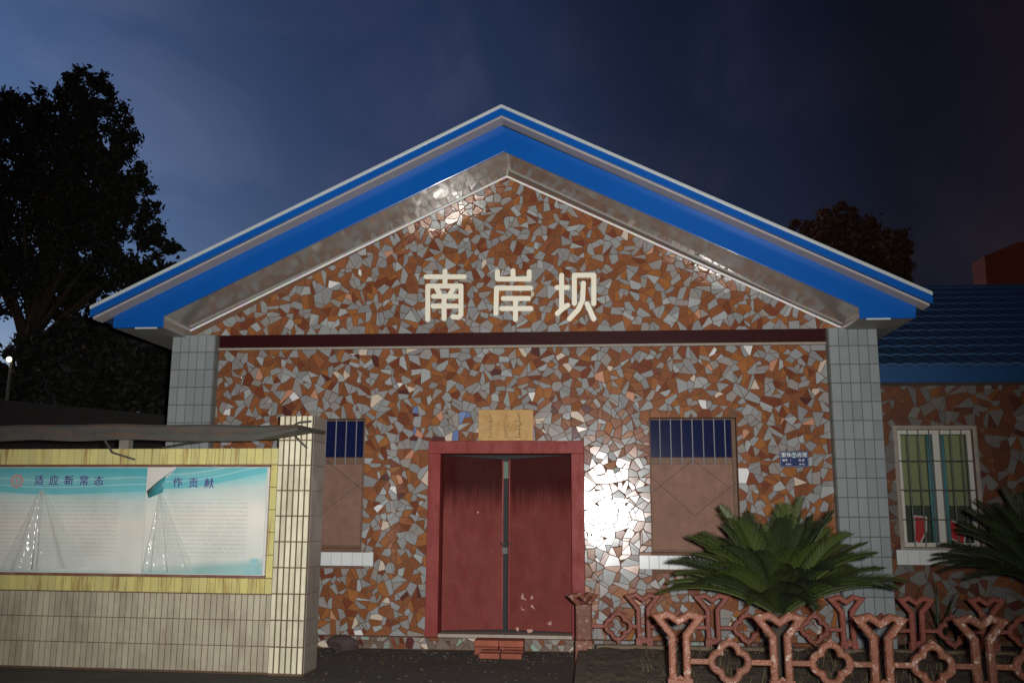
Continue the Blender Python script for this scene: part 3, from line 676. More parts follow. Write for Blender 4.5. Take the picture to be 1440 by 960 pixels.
# posters
def poster_mat(name, x0, x1, z0, z1, wave):
    m = bpy.data.materials.new(name); m.use_nodes = True; n = m.node_tree.nodes; l = m.node_tree.links; b = n['Principled BSDF']
    b.inputs['Roughness'].default_value = .35
    tcn = n.new('ShaderNodeTexCoord'); sp = n.new('ShaderNodeSeparateXYZ'); l.new(tcn.outputs['Object'], sp.inputs[0])
    def mth(op, a, bb=None, c=None):
        q = n.new('ShaderNodeMath'); q.operation = op
        for i, t in enumerate((a, bb, c)):
            if t is None: continue
            if isinstance(t, (int, float)): q.inputs[i].default_value = t
            else: l.new(t, q.inputs[i])
        return q.outputs[0]
    X, Z = sp.outputs['X'], sp.outputs['Z']; H = z1-z0; W = x1-x0
    xn = mth('DIVIDE', X, W); zn = mth('DIVIDE', Z, H)
    base = n.new('ShaderNodeValToRGB'); cr = base.color_ramp; cr.elements[0].position = 0; cr.elements[0].color = (.36,.58,.56,1)
    cr.elements[1].position = 1; cr.elements[1].color = (.10,.46,.52,1)
    for p, c in ((.07,(.76,.80,.74)), (.5,(.84,.82,.73)), (.72,(.62,.74,.70)), (.80,(.34,.66,.68))):
        e = cr.elements.new(p); e.color = (*c, 1)
    sl = mth('MULTIPLY_ADD', xn, wave, zn); l.new(sl, base.inputs[0])
    # curved bands of the header
    s = mth('SINE', mth('MULTIPLY', xn, 4.2)); zz = mth('MULTIPLY_ADD', s, .035, mth('MULTIPLY_ADD', xn, wave*1.2, zn))
    col = base.outputs[0]
    for lo, hi, c, f in ((.80,.90,(.16,.56,.62),.9), (.865,.875,(.50,.78,.80),.7), (.93,.945,(.42,.74,.77),.6)):
        a = mth('GREATER_THAN', zz, lo); d = mth('LESS_THAN', zz, hi); k = mth('MULTIPLY', mth('MULTIPLY', a, d), f)
        mi = n.new('ShaderNodeMix'); mi.data_type = 'RGBA'; l.new(k, mi.inputs[0]); l.new(col, mi.inputs[6]); mi.inputs[7].default_value = (*c, 1); col = mi.outputs[2]
    # rows of small print
    row = mth('FRACT', mth('MULTIPLY', zn, 26)); r1 = mth('LESS_THAN', row, .42)
    mpn = n.new('ShaderNodeMapping'); mpn.inputs['Scale'].default_value = (95, 1, 26/H); l.new(tcn.outputs['Object'], mpn.inputs[0])
    no = n.new('ShaderNodeTexNoise'); no.inputs['Scale'].default_value = 1; no.inputs['Detail'].default_value = 2; l.new(mpn.outputs[0], no.inputs[0])
    k = mth('MULTIPLY', r1, mth('GREATER_THAN', no.outputs['Fac'], .47))
    n2 = n.new('ShaderNodeTexNoise'); n2.inputs['Scale'].default_value = 5; l.new(mpn.outputs[0], n2.inputs[0])
    for a, op, v in ((zn,'GREATER_THAN',.16), (zn,'LESS_THAN',.70), (xn,'GREATER_THAN',.10), (xn,'LESS_THAN',.86)): k = mth('MULTIPLY', k, mth(op, a, v))
    k = mth('MULTIPLY', k, .28)
    mi = n.new('ShaderNodeMix'); mi.data_type = 'RGBA'; l.new(k, mi.inputs[0]); l.new(col, mi.inputs[6]); mi.inputs[7].default_value = (.30,.31,.29,1); col = mi.outputs[2]
    # grime
    g = n.new('ShaderNodeTexNoise'); g.inputs['Scale'].default_value = 2.2; g.inputs['Detail'].default_value = 6; l.new(tcn.outputs['Object'], g.inputs[0])
    mr = n.new('ShaderNodeMapRange'); l.new(g.outputs['Fac'], mr.inputs[0]); mr.inputs[1].default_value = .35; mr.inputs[2].default_value = .7; mr.inputs[3].default_value = 1; mr.inputs[4].default_value = .84
    sc = n.new('ShaderNodeVectorMath'); sc.operation = 'SCALE'; l.new(col, sc.inputs[0]); l.new(mr.outputs[0], sc.inputs['Scale'])
    l.new(sc.outputs[0], b.inputs['Base Color']); return m
def poster(u0, u1, label, wave, corner):
    x0 = brd(u0,730,.03).x; x1 = brd(u1,730,.03).x; z0, z1 = zpo0+.004, zpo1-.002
    o = empty('poster', NBm @ Vector((x0, .034, z0)), AL); tag(o, label, 'poster')
    W, H = x1-x0, z1-z0
    poly = [(0,0),(W,0),(W,H),(0,H)] if not corner else [(0,0),(W,0),(W,H),(W*.235,H),(W*.05,H*.77),(0,H*.77)]
    MB().prism(poly, 0, .0015).build('sheet', poster_mat('poster_print', 0, W, 0, H, wave), o)
    return o, x0, x1, z0, z1
PL_, ax0, ax1, az0, az1 = poster(-52, 202, 'cyan and white poster headed by a pink emblem and five purple characters', .05, False)
PR_, bx0, bx1, bz0, bz1 = poster(204, 372, 'cyan and white poster with torn upper corner beside the cream pillar', -.10, True)
M_purple = mat('purple_print', (.09,.05,.24), .5, var=.1)
for i, ch in enumerate('适应新常态'):
    q = brd(55+21*i, 675.5+i*.3, .033); put_text(ch, .112, PL_, q.x-ax0, -.0025, q.z-az0, M_purple)
for i, ch in enumerate('作贡献'):
    q = brd(250+22*i, 679+i*.5, .033); put_text(ch, .112, PR_, q.x-bx0, -.0025, q.z-bz0, M_purple)
q = brd(24,676,.033); mb = MB()
mb.band([(q.x-ax0+.06*math.cos(t*math.pi/9), q.z-az0+.06*math.sin(t*math.pi/9)) for t in range(18)], .03, -.003, .001, bev=.001)
mb.box(q.x-ax0-.012, q.x-ax0+.012, -.003, .001, q.z-az0-.035, q.z-az0+.035); mb.box(q.x-ax0-.03, q.x-ax0+.03, -.0026, .001, q.z-az0-.006, q.z-az0+.010)
mb.build('emblem', mat('faded_pink_print', (.50,.36,.34), .5), PL_)
# small tower drawing at the foot of the right poster
q = brd(357,792,.033); mb = MB(); c_, z_ = q.x-bx0, q.z-bz0
mb.box(c_-.10, c_+.11, -.002, .001, .0, .07); mb.box(c_-.028, c_+.03, -.0025, .001, .07, .13); mb.prism([(c_-.055,.13),(c_+.06,.13),(c_+.03,.165),(c_-.025,.165)], -.0022, .001)
mb.build('tower_drawing', mat('pale_teal_print', (.33,.58,.60), .5, var=.2), PR_)
# torn corner curled forward
mb = MB(); tcn_ = brd(246,660,.03); lo_ = brd(206,694,.03)
crl = [[(243,661,.0),(222,676,.0)], [(236,670,-.05),(208,690,-.03)], [(231,692,-.035),(212,700,-.05)]]
vv = [brd(u, v, .03) + Vector((-bx0, d-.03, -bz0)) for rw in crl for (u, v, d) in rw]
mb.add(vv, [(0,1,3,2),(2,3,5,4)]); cu_ = mb.build('torn_corner', mat('poster_reverse_teal', (.05,.26,.30), .4, var=.25, scale=20), PR_, smooth=True)
sm = cu_.modifiers.new('thick', 'SOLIDIFY'); sm.thickness = .002
# loosened clear film hanging in folds
def film_mat():
    m = bpy.data.materials.new('clear_film'); m.use_nodes = True; n = m.node_tree.nodes; l = m.node_tree.links; b = n['Principled BSDF']
    b.inputs['Base Color'].default_value = (.80,.86,.82,1); b.inputs['Roughness'].default_value = .14; b.inputs['Alpha'].default_value = .30; b.inputs['Specular IOR Level'].default_value = 1.0
    g = n.new('ShaderNodeNewGeometry'); no = n.new('ShaderNodeTexNoise'); no.inputs['Scale'].default_value = 9; no.inputs['Detail'].default_value = 1.5; l.new(g.outputs['Position'], no.inputs[0])
    bp = n.new('ShaderNodeBump'); bp.inputs['Strength'].default_value = .6; bp.inputs['Distance'].default_value = .05; l.new(no.outputs['Fac'], bp.inputs['Height']); l.new(bp.outputs[0], b.inputs['Normal'])
    return m
M_film = film_mat()
def film(par, ox, oz, apex, bl, br, seed, folds):
    q = random.Random(seed); mb = MB(); nu, nv = 26, 14
    A = brd(*apex, .03); L0 = brd(*bl, .03); R0 = brd(*br, .03); vv = []
    ph = q.uniform(0, 6)
    for j in range(nv+1):
        t = j/nv; tw = .05+.95*t
        for i in range(nu+1):
            s = i/nu; c = L0.lerp(R0, s); p = A.lerp(c, tw) if t > 0 else A.lerp(c, .05)
            env = math.sin(math.pi*min(max(s,0),1))**.6
            dep = env*(.03+.10*t)*(1+.55*math.sin(folds*math.pi*s+ph)) + q.gauss(0,.003)*env
            vv.append((p.x-ox, -.006-dep, p.z-oz))
    fs = [(j*(nu+1)+i, j*(nu+1)+i+1, (j+1)*(nu+1)+i+1, (j+1)*(nu+1)+i) for j in range(nv) for i in range(nu)]
    return mb.add(vv, fs).build('clear_film', M_film, par, smooth=True)
film(PL_, ax0, az0, (60,684), (-2,803), (124,797), 3, 7)
film(PR_, bx0, bz0, (226,688), (200,802), (274,803), 8, 6)
# fallen strip of film edge (fold) on each
M_fold = mat('whitish_film_fold', (.66,.68,.64), .15, var=.1)
a_ = brd(59,688,-.03); b_ = brd(48,800,-.06)
MB().tube([(a_.x-ax0, a_.y-.034, a_.z-az0), (b_.x-ax0, b_.y-.034, b_.z-az0)], [.008,.028], 6).build('film_fold', M_fold, PL_, smooth=True)

# canopy: thin bent sheet on brackets, sagging
M_canopy = mat('weathered_canopy_sheet', (.06,.06,.052), .65, var=.3, scale=5, dirt=.8, dcol=(.13,.055,.03), dscale=(2,2,16), dlo=.5, dhi=.66, bump=.3)
cv = MB(); ns = 44; yf_ = -.55; yk = .30
xc0 = xl_; xc1 = brd(436,592,-.2).x
ztc = lambda x: brd(200,597,yf_).z + .006*math.sin(x*2.1) + .004*math.sin(x*6.3+1) - .018*max(0, (x-xc1)+.9)
th_ = (brd(200,597,yf_).z - brd(200,619,yf_).z)
rows = []
for i in range(ns+1):
    t = i/ns; x = xc0+(xc1-xc0)*t; z = ztc(x)
    k = min(1, (1-t)*ns/5) if t > .88 else 1
    hh = th_*(.30+.70*k)*(1+.05*math.sin(x*5))
    rows.append([(x, yk, z+.01), (x, yf_+.02, z+.004), (x, yf_, z-.018), (x, yf_+.012, z-hh*.42), (x, yf_+.004, z-hh*.62), (x, yf_+.01, z-hh), (x, yf_+.05, z-hh*.9), (x, yk, z-hh*.5)])
for r in rows: cv.v += r
m_ = 8
for i in range(ns):
    for j in range(m_): cv.f.append((i*m_+j, (i+1)*m_+j, (i+1)*m_+(j+1)%m_, i*m_+(j+1)%m_)); cv.m.append(0)
cv.f += [tuple(range(m_)), tuple(range(ns*m_+m_-1, ns*m_-1, -1))]; cv.m += [0,0]
cv.build('canopy', M_canopy, NB, recalc=True)
for u in (176, -30):
    xq = brd(u,615,.15).x
    MB().box(xq-.05, xq+.06, .12, .22, zy1-.02, ztc(xq)-.03).build('canopy_post', M_ggrout, NB, bevel=.004)
for u0, v0, u1, v1 in ((140,606,158,636), (158,636,190,646)):
    a_ = brd(u0,v0,-.3 if v0 < 630 else -.1); b_ = brd(u1,v1,-.1 if v1 < 640 else .045)
    MB().tube([a_, b_], .011, 6).build('canopy_bracket', M_darkbar, NB)
mb = MB(); mb.tube([brd(405,603,-.2), brd(420,594,-.12), brd(438,592,-.05)], .012, 6); mb.tube([brd(408,605,-.2), brd(420,618,-.08), brd(432,630,-.005)], .011, 6); mb.build('canopy_bracket', M_darkbar, NB)
mb = MB(); mb.tube([brd(228,629,.2), brd(262,623,.1), brd(300,618,-.1)], .010, 6); mb.build('canopy_bracket', M_darkbar, NB)

# ------------------------------------------------------------------ annex on the right
YX = 12.6
AX = empty('annex_building', (0,0,0)); tag(AX, 'low annex with dim mosaic wall, lit barred window and dark blue tiled roof', 'building')
ax_l = xr1-.1; ax_r = 12.0
zx1 = at(1340,534,YX).z
wx = (at(1267,690,YX).x, at(1374,690,YX).x, at(1320,769,YX).z, at(1320,604,YX).z)
mb = MB()
mb.box(ax_l, wx[0], YX, YX+.25, 0, zx1); mb.box(wx[1], ax_r, YX, YX+.25, 0, zx1); mb.box(wx[0], wx[1], YX, YX+.25, 0, wx[2]); mb.box(wx[0], wx[1], YX, YX+.25, wx[3], zx1)
xw = mb.build('front_wall', M_grout, AX)
ra_ = random.Random(77)
xe = at(1480,700,YX).x
shx = fragments([(ax_l, .05), (xe, .05), (xe, zx1-.01), (ax_l, zx1-.01)], [(wx[0]-.02, wx[1]+.02, wx[2]-.22, wx[3]+.02)], .225, ra_, .8)
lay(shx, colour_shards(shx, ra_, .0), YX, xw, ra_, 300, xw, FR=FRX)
# eave fascia + roof
yE = YX-.45
ze0, ze1 = at(1340,537,yE).z, at(1340,514,yE).z
MB().box(ax_l+.12, ax_r, yE, yE+.03, ze0, ze1).build('fascia', mat('dull_blue_paint', (.004,.055,.17), .5, var=.2, scale=4), AX, bevel=.003)
MB().box(ax_l+.12, ax_r, yE+.03, YX, ze0+.01, ze0+.03).build('eave_soffit', M_eave, AX)
zr_ = at(1380,408,16.4).z; 
ang = math.atan2(zr_-ze1, 16.4-yE); ln = math.hypot(zr_-ze1, 16.4-yE)+.12
mb = MB(); px_ = []
pit = .19; nn = int((ax_r-ax_l)/pit*6)
for i in range(nn+1):
    x = ax_l+.05+i*pit/6; px_.append((x, .022*abs(math.sin(math.pi*(x-ax_l)/pit))))
ux = Vector((0, math.cos(ang), math.sin(ang))); un = Vector((0, -math.sin(ang), math.cos(ang))); o0 = Vector((0, yE-.10, ze1-.02))
steps = 11
for j in range(steps):          # stepped courses
    a = ln*j/steps; b = ln*(j+1)/steps
    vv = [];
    for x, h in px_: vv += [Vector((x,0,0))+o0+ux*a+un*(h+.03), Vector((x,0,0))+o0+ux*b+un*(h+.012), Vector((x,0,0))+o0+ux*a+un*(h-.004)]
    fs = []
    for i in range(len(px_)-1): fs += [(3*i, 3*i+3, 3*i+4, 3*i+1), (3*i+2, 3*i+5, 3*i+3, 3*i)]
    mb.add(vv, fs)
mb.build('roof', M_roof, AX)
rid = o0+ux*ln
MB().tube([(ax_l+.05, rid.y, rid.z), (ax_r, rid.y, rid.z)], .07, 8).build('roof_ridge', M_roof, AX)
MB().prism([(ax_l+.06, 0), (ax_r, 0), (ax_r, zx1), (ax_l+.06, zx1)], 19.5, 19.7).build('rear_wall', M_plain, AX)
# window
Wn = MB(); t = .055; yw = YX+.05
Wn.box(wx[0], wx[1], yw, yw+.06, wx[2], wx[2]+t); Wn.box(wx[0], wx[1], yw, yw+.06, wx[3]-t, wx[3])
for xq in (wx[0], wx[1]-t, (wx[0]*.47+wx[1]*.53)-.04): Wn.box(xq, xq+(t if xq != (wx[0]*.47+wx[1]*.53)-.04 else .08), yw+.001, yw+.055, wx[2]+t+.001, wx[3]-t-.001)
win = Wn.build('window', mat('aluminium_frame', (.58,.56,.50), .4, var=.08), AX, bevel=.003)
glass = bpy.data.materials.new('window_glass'); glass.use_nodes = True
gb = glass.node_tree.nodes['Principled BSDF']; gb.inputs['Base Color'].default_value = (.08,.1,.09,1); gb.inputs['Roughness'].default_value = .03; gb.inputs['Alpha'].default_value = .13
xmid = (wx[0]*.47+wx[1]*.53)
for a, b in ((wx[0]+t, xmid-.04), (xmid+.04, wx[1]-t)): MB().box(a, b, yw+.028, yw+.033, wx[2]+t, wx[3]-t).build('pane', glass, win)
for k in range(1, 7):
    x = wx[0]+(wx[1]-wx[0])*k/7; MB().tube([(x, yw-.035, wx[2]), (x, yw-.035, wx[3])], .008, 6).build('bar', M_darkbar, win)
for k in range(1, 4):
    z = wx[2]+(wx[3]-wx[2])*(k/4-.02); MB().tube([(wx[0], yw-.05, z), (wx[1], yw-.05, z)], .008, 6).build('bar', M_darkbar, win)
MB().band([(wx[0]-.03,wx[2]-.03),(wx[1]+.03,wx[2]-.03),(wx[1]+.03,wx[3]+.03),(wx[0]-.03,wx[3]+.03)], .055, YX-.02, YX+.02).build('surround', M_ledge, win)
sill(at(1261,783,YX-.05).x, at(1392,783,YX-.05).x, at(1310,794,YX-.05).z, at(1310,773,YX-.05).z, AX, 8, YX)
# the lit room behind it
rm0, rm1 = wx[0]-.7, wx[1]+1.6
M_room = mat('pale_green_room', (.42,.46,.22), .8, var=.1)
mb = MB(); mb.box(rm0, rm1, YX+2.6, YX+2.65, .0, 3.0); mb.box(rm0-.05, rm0, YX+.26, YX+2.65, 0, 3.0); mb.box(rm1, rm1+.05, YX+.26, YX+2.65, 0, 3.0); mb.box(rm0, rm1, YX+.26, YX+2.6, 2.98, 3.03); mb.box(rm0, rm1, YX+.26, YX+2.6, .0, .04)
mb.build('room_wall', M_room, AX)
MB().box(rm0+.01, rm1-.01, YX+2.55, YX+2.59, .04, 1.75).build('wainscot', mat('dark_green_wainscot', (.05,.07,.04), .6), AX)
MB().box(wx[0]+.62, wx[0]+.68, YX+2.5, YX+2.58, .3, 2.1).build('room_door_post', M_wood, AX)
rl = bpy.data.lights.new('room_lamp', 'POINT'); rl.energy = 1.1; rl.color = (.95,1,.72); rl.shadow_soft_size = .1
rlo = bpy.data.objects.new('room_lamp', rl); C.objects.link(rlo); rlo.location = (wx[1]+.4, YX+1.7, 2.8); rlo.parent = AX
# curtain
CT = MB(); cx0 = at(1312,700,YX+.2).x; cx1 = at(1338,700,YX+.2).x; n_ = 24; vv = []
for i in range(n_+1):
    x = cx0+(cx1-cx0)*i/n_; y = YX+.28+.025*math.sin(i*1.1); vv += [(x,y,wx[2]+.05),(x,y,wx[3]+.1)]
CT.add(vv, [(2*i,2*i+2,2*i+3,2*i+1) for i in range(n_)]); co = CT.build('curtain', mat('turquoise_curtain', (.10,.34,.38), .8, var=.15), None, smooth=True)
co.modifiers.new('thick','SOLIDIFY').thickness = .004; tag(co, 'narrow turquoise curtain gathered behind the annex window glass', 'curtain')
# red boards with white edging leaning inside the window
M_red = mat('red_board', (.62,.006,.012), .6, var=.1)
M_redw = mat('board_edging', (.75,.72,.70), .5, var=.05)
TB = MB(); TB.box(rm0+.02, rm1-.02, YX+.30, YX+.72, wx[2]-.03, wx[2]+.02); TBo = empty('desk', (0,0,0)); tag(TBo, 'plain wooden desk against the inside of the annex window', 'desk')
TB.build('desk_top', M_wood, TBo)
for xq in (wx[0], wx[1]): MB().box(xq, xq+.05, YX+.4, YX+.46, .04, wx[2]-.03).build('leg', M_wood, TBo)
def redboard(pts, label):
    P = [at(u, v, YX+.36) for u, v in pts]; zmin = min(p.z for p in P); dz = wx[2]+.022-zmin
    o = empty('red_board', (P[0].x, YX+.36, wx[2]+.022)); tag(o, label, 'board', 'red boards inside the annex window')
    pp = [(p.x-P[0].x, p.z-zmin) for p in P]
    MB().prism(pp, 0, .02).build('panel', M_red, o)
    MB().band(pp, .018, -.006, .019, bev=.002).build('edging', M_redw, o)
redboard([(1285,717),(1302,719),(1302,738),(1293,757),(1286,752)], 'narrow red board with white edging behind the annex window bars')
redboard([(1331,717),(1357,729),(1355,754),(1333,744)], 'wider tilted red board with white edging behind the annex window bars')

# ------------------------------------------------------------------ planter, cast fences
M_castf = mat('worn_red_cast_paint', (.15,.050,.025), .6, var=.3, scale=20, dirt=.7, dcol=(.44,.38,.33), dscale=(20,20,20), dlo=.56, dhi=.66, bump=.5, bscale=50)
M_castr = mat('dull_red_cast_paint', (.20,.052,.034), .6, var=.3, scale=20, dirt=.5, dcol=(.40,.28,.23), dscale=(24,24,24), dlo=.58, dhi=.68, bump=.5, bscale=50)
YFf, YFr = 6.9, 10.0
zf = at(1100,964,YFf).z; zr = at(1005,904,YFr).z
post_path = [(-.150,.452),(-.072,.472),(0,.425),(.072,.472),(.150,.452),(.050,.33),(.050,.03),(.02,.012),(-.02,.012),(-.050,.03),(-.050,.33)]
def qf(dm, rho):
    out = []
    for k in range(40):
        t = 2*math.pi*k/40; a = round(t/(math.pi/2))*math.pi/2; ph = t-a
        r = dm*math.cos(ph)+math.sqrt(max(rho*rho-(dm*math.sin(ph))**2, 1e-5)); out.append((r*math.cos(t), r*math.sin(t)))
    return out
def post_mesh(m, dep):
    b = MB(); b.band(post_path, .050, -dep/2, dep/2, bev=.011); b.box(-.085, -.025, -dep/2-.006, dep/2+.006, -.03, .04); b.box(.025, .085, -dep/2-.006, dep/2+.006, -.03, .04)
    b.prism([(-.028,.0),(.028,.0),(.022,.045),(0,.062),(-.022,.045)], -dep/2+.01, dep/2-.01)
    return b.mesh('post', m)
def quat_mesh(m, dep):
    b = MB(); b.band(qf(.062,.066), .046, -dep/2, dep/2, bev=.010)
    for s in (-1, 1): b.prism([(-.03,s*.14),(.03,s*.14),(0,s*.172)], -dep/2+.006, dep/2-.006)
    return b.mesh('quatrefoil', m)
def fence(name, label, us, vref, Y, zbase, m, dep, ends):
    f = empty(name, (0,0,0)); tag(f, label, 'fence', 'cast ornamental planter fences')
    pm, qm = post_mesh(m, dep), quat_mesh(m, dep*.9); X = [at(u, vref, Y).x for u in us]
    for x in X: link('post', pm, f, (x+rf.gauss(0,.004), Y, zbase), (rf.gauss(0,.01), rf.gauss(0,.012), rf.gauss(0,.03)))
    zc = zbase+.155
    XX = X + ([X[-1]+(X[-1]-X[-2])] if ends else [])
    for a, b in zip(XX[:-1], XX[1:]):
        c = (a+b)/2; link('quatrefoil', qm, f, (c, Y, zc), (0, rf.gauss(0,.015), 0))
        for p, q in ((a+.068, c-.148), (c+.148, b-.068)):
            MB().box(p-.01, q+.004, Y-dep*.35, Y+dep*.35, zc-.019, zc+.019).build('rail', m, f, bevel=.006)
    return f
fence('ornamental_fence', 'worn red and white cast fence in front of the sago palm', [955,1097,1239,1382], 905, YFf, zf, M_castf, .055, True)
fence('ornamental_fence', 'duller red cast fence between the sago palm and the mosaic wall', [905,1003,1098,1192,1290,1388], 870, YFr, zr, M_castr, .055, True)
# corner post reaching the ground, set edge-on, with a first panel towards the wall fence
CP = empty('corner_post', (at(824,890,YFr).x, YFr, 0)); tag(CP, 'thick peeling red corner post beside the door frame', 'post')
b = MB(); b.box(-.11, .07, -.12, .06, -.02, zr+.02); b.build('shaft', M_castf, CP, bevel=.012)
b = MB(); b.box(-.105, .065, -.1, .04, zr+.015, zr+.38); b.build('upper_shaft', M_castf, CP, bevel=.02)
b = MB(); b.band([(-.15,.452),(-.06,.472),(0,.428),(.06,.472),(.13,.452),(.05,.36),(-.05,.36)], .04, -.03, .03, bev=.008)
hd = b.build('head', M_castf, CP); hd.location = (-.02, -.03, zr); hd.rotation_euler = (0,0,.5)
x0_, x1_ = at(824,870,YFr).x+.07, at(905,870,YFr).x
qo = empty('fence_panel', ((x0_+x1_)/2, YFr, zr)); tag(qo, 'single cast quatrefoil panel joined to the peeling corner post', 'fence')
link('quatrefoil', quat_mesh(M_castr, .05), qo, (0,0,.155))
for p, q in ((x0_-.01-(x0_+x1_)/2, -.144), (.144, (x1_-x0_)/2-.04)): MB().box(p, q, -.02, .02, .136, .174).build('rail', M_castr, qo, bevel=.006)

def noisy_plane(x0, x1, y0, y1, z, amp, nx, ny, seed):
    q = random.Random(seed); mb = MB(); vv = [(x0+(x1-x0)*i/nx, y0+(y1-y0)*j/ny, z+q.gauss(0,amp)) for j in range(ny+1) for i in range(nx+1)]
    return mb.add(vv, [(j*(nx+1)+i, j*(nx+1)+i+1, (j+1)*(nx+1)+i+1, (j+1)*(nx+1)+i) for j in range(ny) for i in range(nx)])
xk = at(848,905,YFr).x
tag(noisy_plane(at(826,890,YFr).x, 9.0, YFf+.08, YFr-.02, zr-.06, .012, 90, 40, 5).build('soil_bed', M_soil, smooth=True), kind='structure')
tag(noisy_plane(xk, 9.0, YFr-.02, D-.085, .10, .010, 90, 16, 6).build('soil_strip', M_soil, smooth=True), kind='structure')
kb = MB(); kb.box(at(960,930,YFf).x-.4, 9.0, YFf-.11, YFf+.10, 0, zf-.028); tag(kb.build('planter_kerb', M_ledge, bevel=.02), 'low cement kerb carrying the worn red front fence', 'kerb')
kb = MB(); kb.box(at(824,890,YFr).x+.1, 9.0, YFr-.05, YFr+.05, 0, zr-.028); tag(kb.build('planter_kerb', M_soil, bevel=.02), 'low earthy kerb carrying the duller rear fence', 'kerb')
xs_ = at(826,890,YFr).x
kb = MB().box(xs_-.10, xs_+.04, YFf-.1, YFr-.12, 0, zr-.07); tag(kb.build('planter_kerb', M_soil, bevel=.02), 'earthy side kerb of the planter along the door path', 'kerb')

# ------------------------------------------------------------------ sago palms
M_frond = [mat('frond_green', (.036,.050,.009), .55, var=.25, scale=4), mat('frond_dark', (.018,.026,.008), .55, var=.3, scale=4)]
M_frond_sh = M_frond[1]
def frond_mesh(length, rise, droop, m, seed, lw=.215):
    q = random.Random(seed); mb = MB(); n = 84; pts = []
    for i in range(n+1):
        t = i/n; r = length*(t*math.cos(rise)*(1+.05*t)); z = length*(t*math.sin(rise) - droop*t**2.4); pts.append(Vector((r, 0, z)))
    mb.tube(pts[::4], [.014*(1-.8*i/len(pts[::4])) for i in range(len(pts[::4]))], 5)
    for i in range(3, n+1):
        t = i/n; p = pts[i]; d = (pts[min(i+1,n)]-pts[i-1]).normalized(); side = Vector((0,1,0)); up = d.cross(side); up = -up if up.z < 0 else up
        ll = lw*(math.sin(math.pi*min(1, .12+t*.86))**.55)*q.uniform(.9,1.08)
        for s in (-1, 1):
            dirv = (side*s*(.72-.12*t) + d*(.70+.3*t) + up*.30 + Vector((q.gauss(0,.05), q.gauss(0,.05), q.gauss(0,.05)))).normalized()
            tip = p+dirv*ll + Vector((0,0,-.02*ll/lw)); mid = p+dirv*ll*.5+up*.004
            wv = d*.0066; a = p-wv; b = p+wv
            mb.add([a, b, mid+wv*.95, mid-wv*.95, tip], [(0,1,2,3),(3,2,4)])
    return mb.mesh('frond', m)
def palm(loc, R_, nf, label, seed, bright, hscale=1):
    P = empty('sago_palm', loc); tag(P, label, 'palm', None); q = random.Random(seed)
    b = MB(); pts = []; rr = []
    for k in range(12): pts.append((0,0,-.02+.048*k)); rr.append(.12+.025*((k*7)%3-1)-.006*k)
    b.tube(pts, rr, 14); b.build('trunk', M_bark, P)
    for k in range(nf):
        a = 2*math.pi*(k*.381966) + q.gauss(0,.12); t = k/nf        # inner fronds upright, outer low
        rise = math.radians(27+53*t**1.1)+q.gauss(0,.05); Ln = R_*q.uniform(.88,1.08)*(1-.12*t); dr = .10+.14*(1-t)+q.uniform(0,.13)
        m = M_frond[0] if q.random() < bright else M_frond[1]
        o = link('frond', frond_mesh(Ln, rise, dr, m, seed*100+k), P, (.05*math.cos(a), .05*math.sin(a), .50+.08*t), (q.gauss(0,.18)*1, 0, a), (1,1,hscale))
    return P
pc = at(1096,850,8.6)
palm((pc.x, 8.6, zr-.05), 1.13, 90, 'sago palm with arching green fronds between the two ornamental fences', 4, .6)
pc2 = at(1484,850,9.2)
palm((pc2.x, 9.2, zr+.10), 1.15, 90, 'darker sago palm before the annex window', 9, .0)  # only the dark frond copy: the weaker light here is in the colour
# strap-leaved clump under the annex window
CLP = empty('strap_leaf_plant', (at(1325,870,11.6).x, 11.7, .10)); tag(CLP, 'dim clump of narrow strap leaves under the annex window sill', 'plant')
q = random.Random(8)
for k in range(22):
    a = q.uniform(0,6.28); l = q.uniform(.4,.8); ln_ = q.uniform(.1,.5); vv = []
    for j in range(6):
        t = j/5; r = ln_*t**1.6; z = l*t*(1-.25*t*ln_); wv = .016*(1-t**2)+.001
        vv += [(r*math.cos(a)-wv*math.sin(a), r*math.sin(a)+wv*math.cos(a), z), (r*math.cos(a)+wv*math.sin(a), r*math.sin(a)-wv*math.cos(a), z)]
    MB().add(vv, [(2*j,2*j+1,2*j+3,2*j+2) for j in range(5)]).build('leaf', M_frond[1], CLP)
# a few dry grass blades in the bed
q = random.Random(18); mb = MB()
for k in range(420):
    u = q.uniform(900,1440); Yg = q.uniform(YFf+.3, YFr-.2); x = at(u,930,Yg).x; a = q.uniform(0,6.28); l = q.uniform(.05,.16)
    b0 = Vector((x,Yg,zr-.07)); t1 = b0+Vector((math.cos(a)*l*.6, math.sin(a)*l*.6, l)); wv = Vector((-math.sin(a), math.cos(a), 0))*.004
    mb.add([b0-wv, b0+wv, b0.lerp(t1,.55)+Vector((0,0,l*.15))+wv*.7, b0.lerp(t1,.55)+Vector((0,0,l*.15))-wv*.7, t1], [(0,1,2,3),(3,2,4)])
tag(mb.build('dry_grass', mat('dry_grass', (.11,.09,.045), .8, var=.3)), 'sparse dry grass blades on the planter soil', 'grass', kind='stuff')

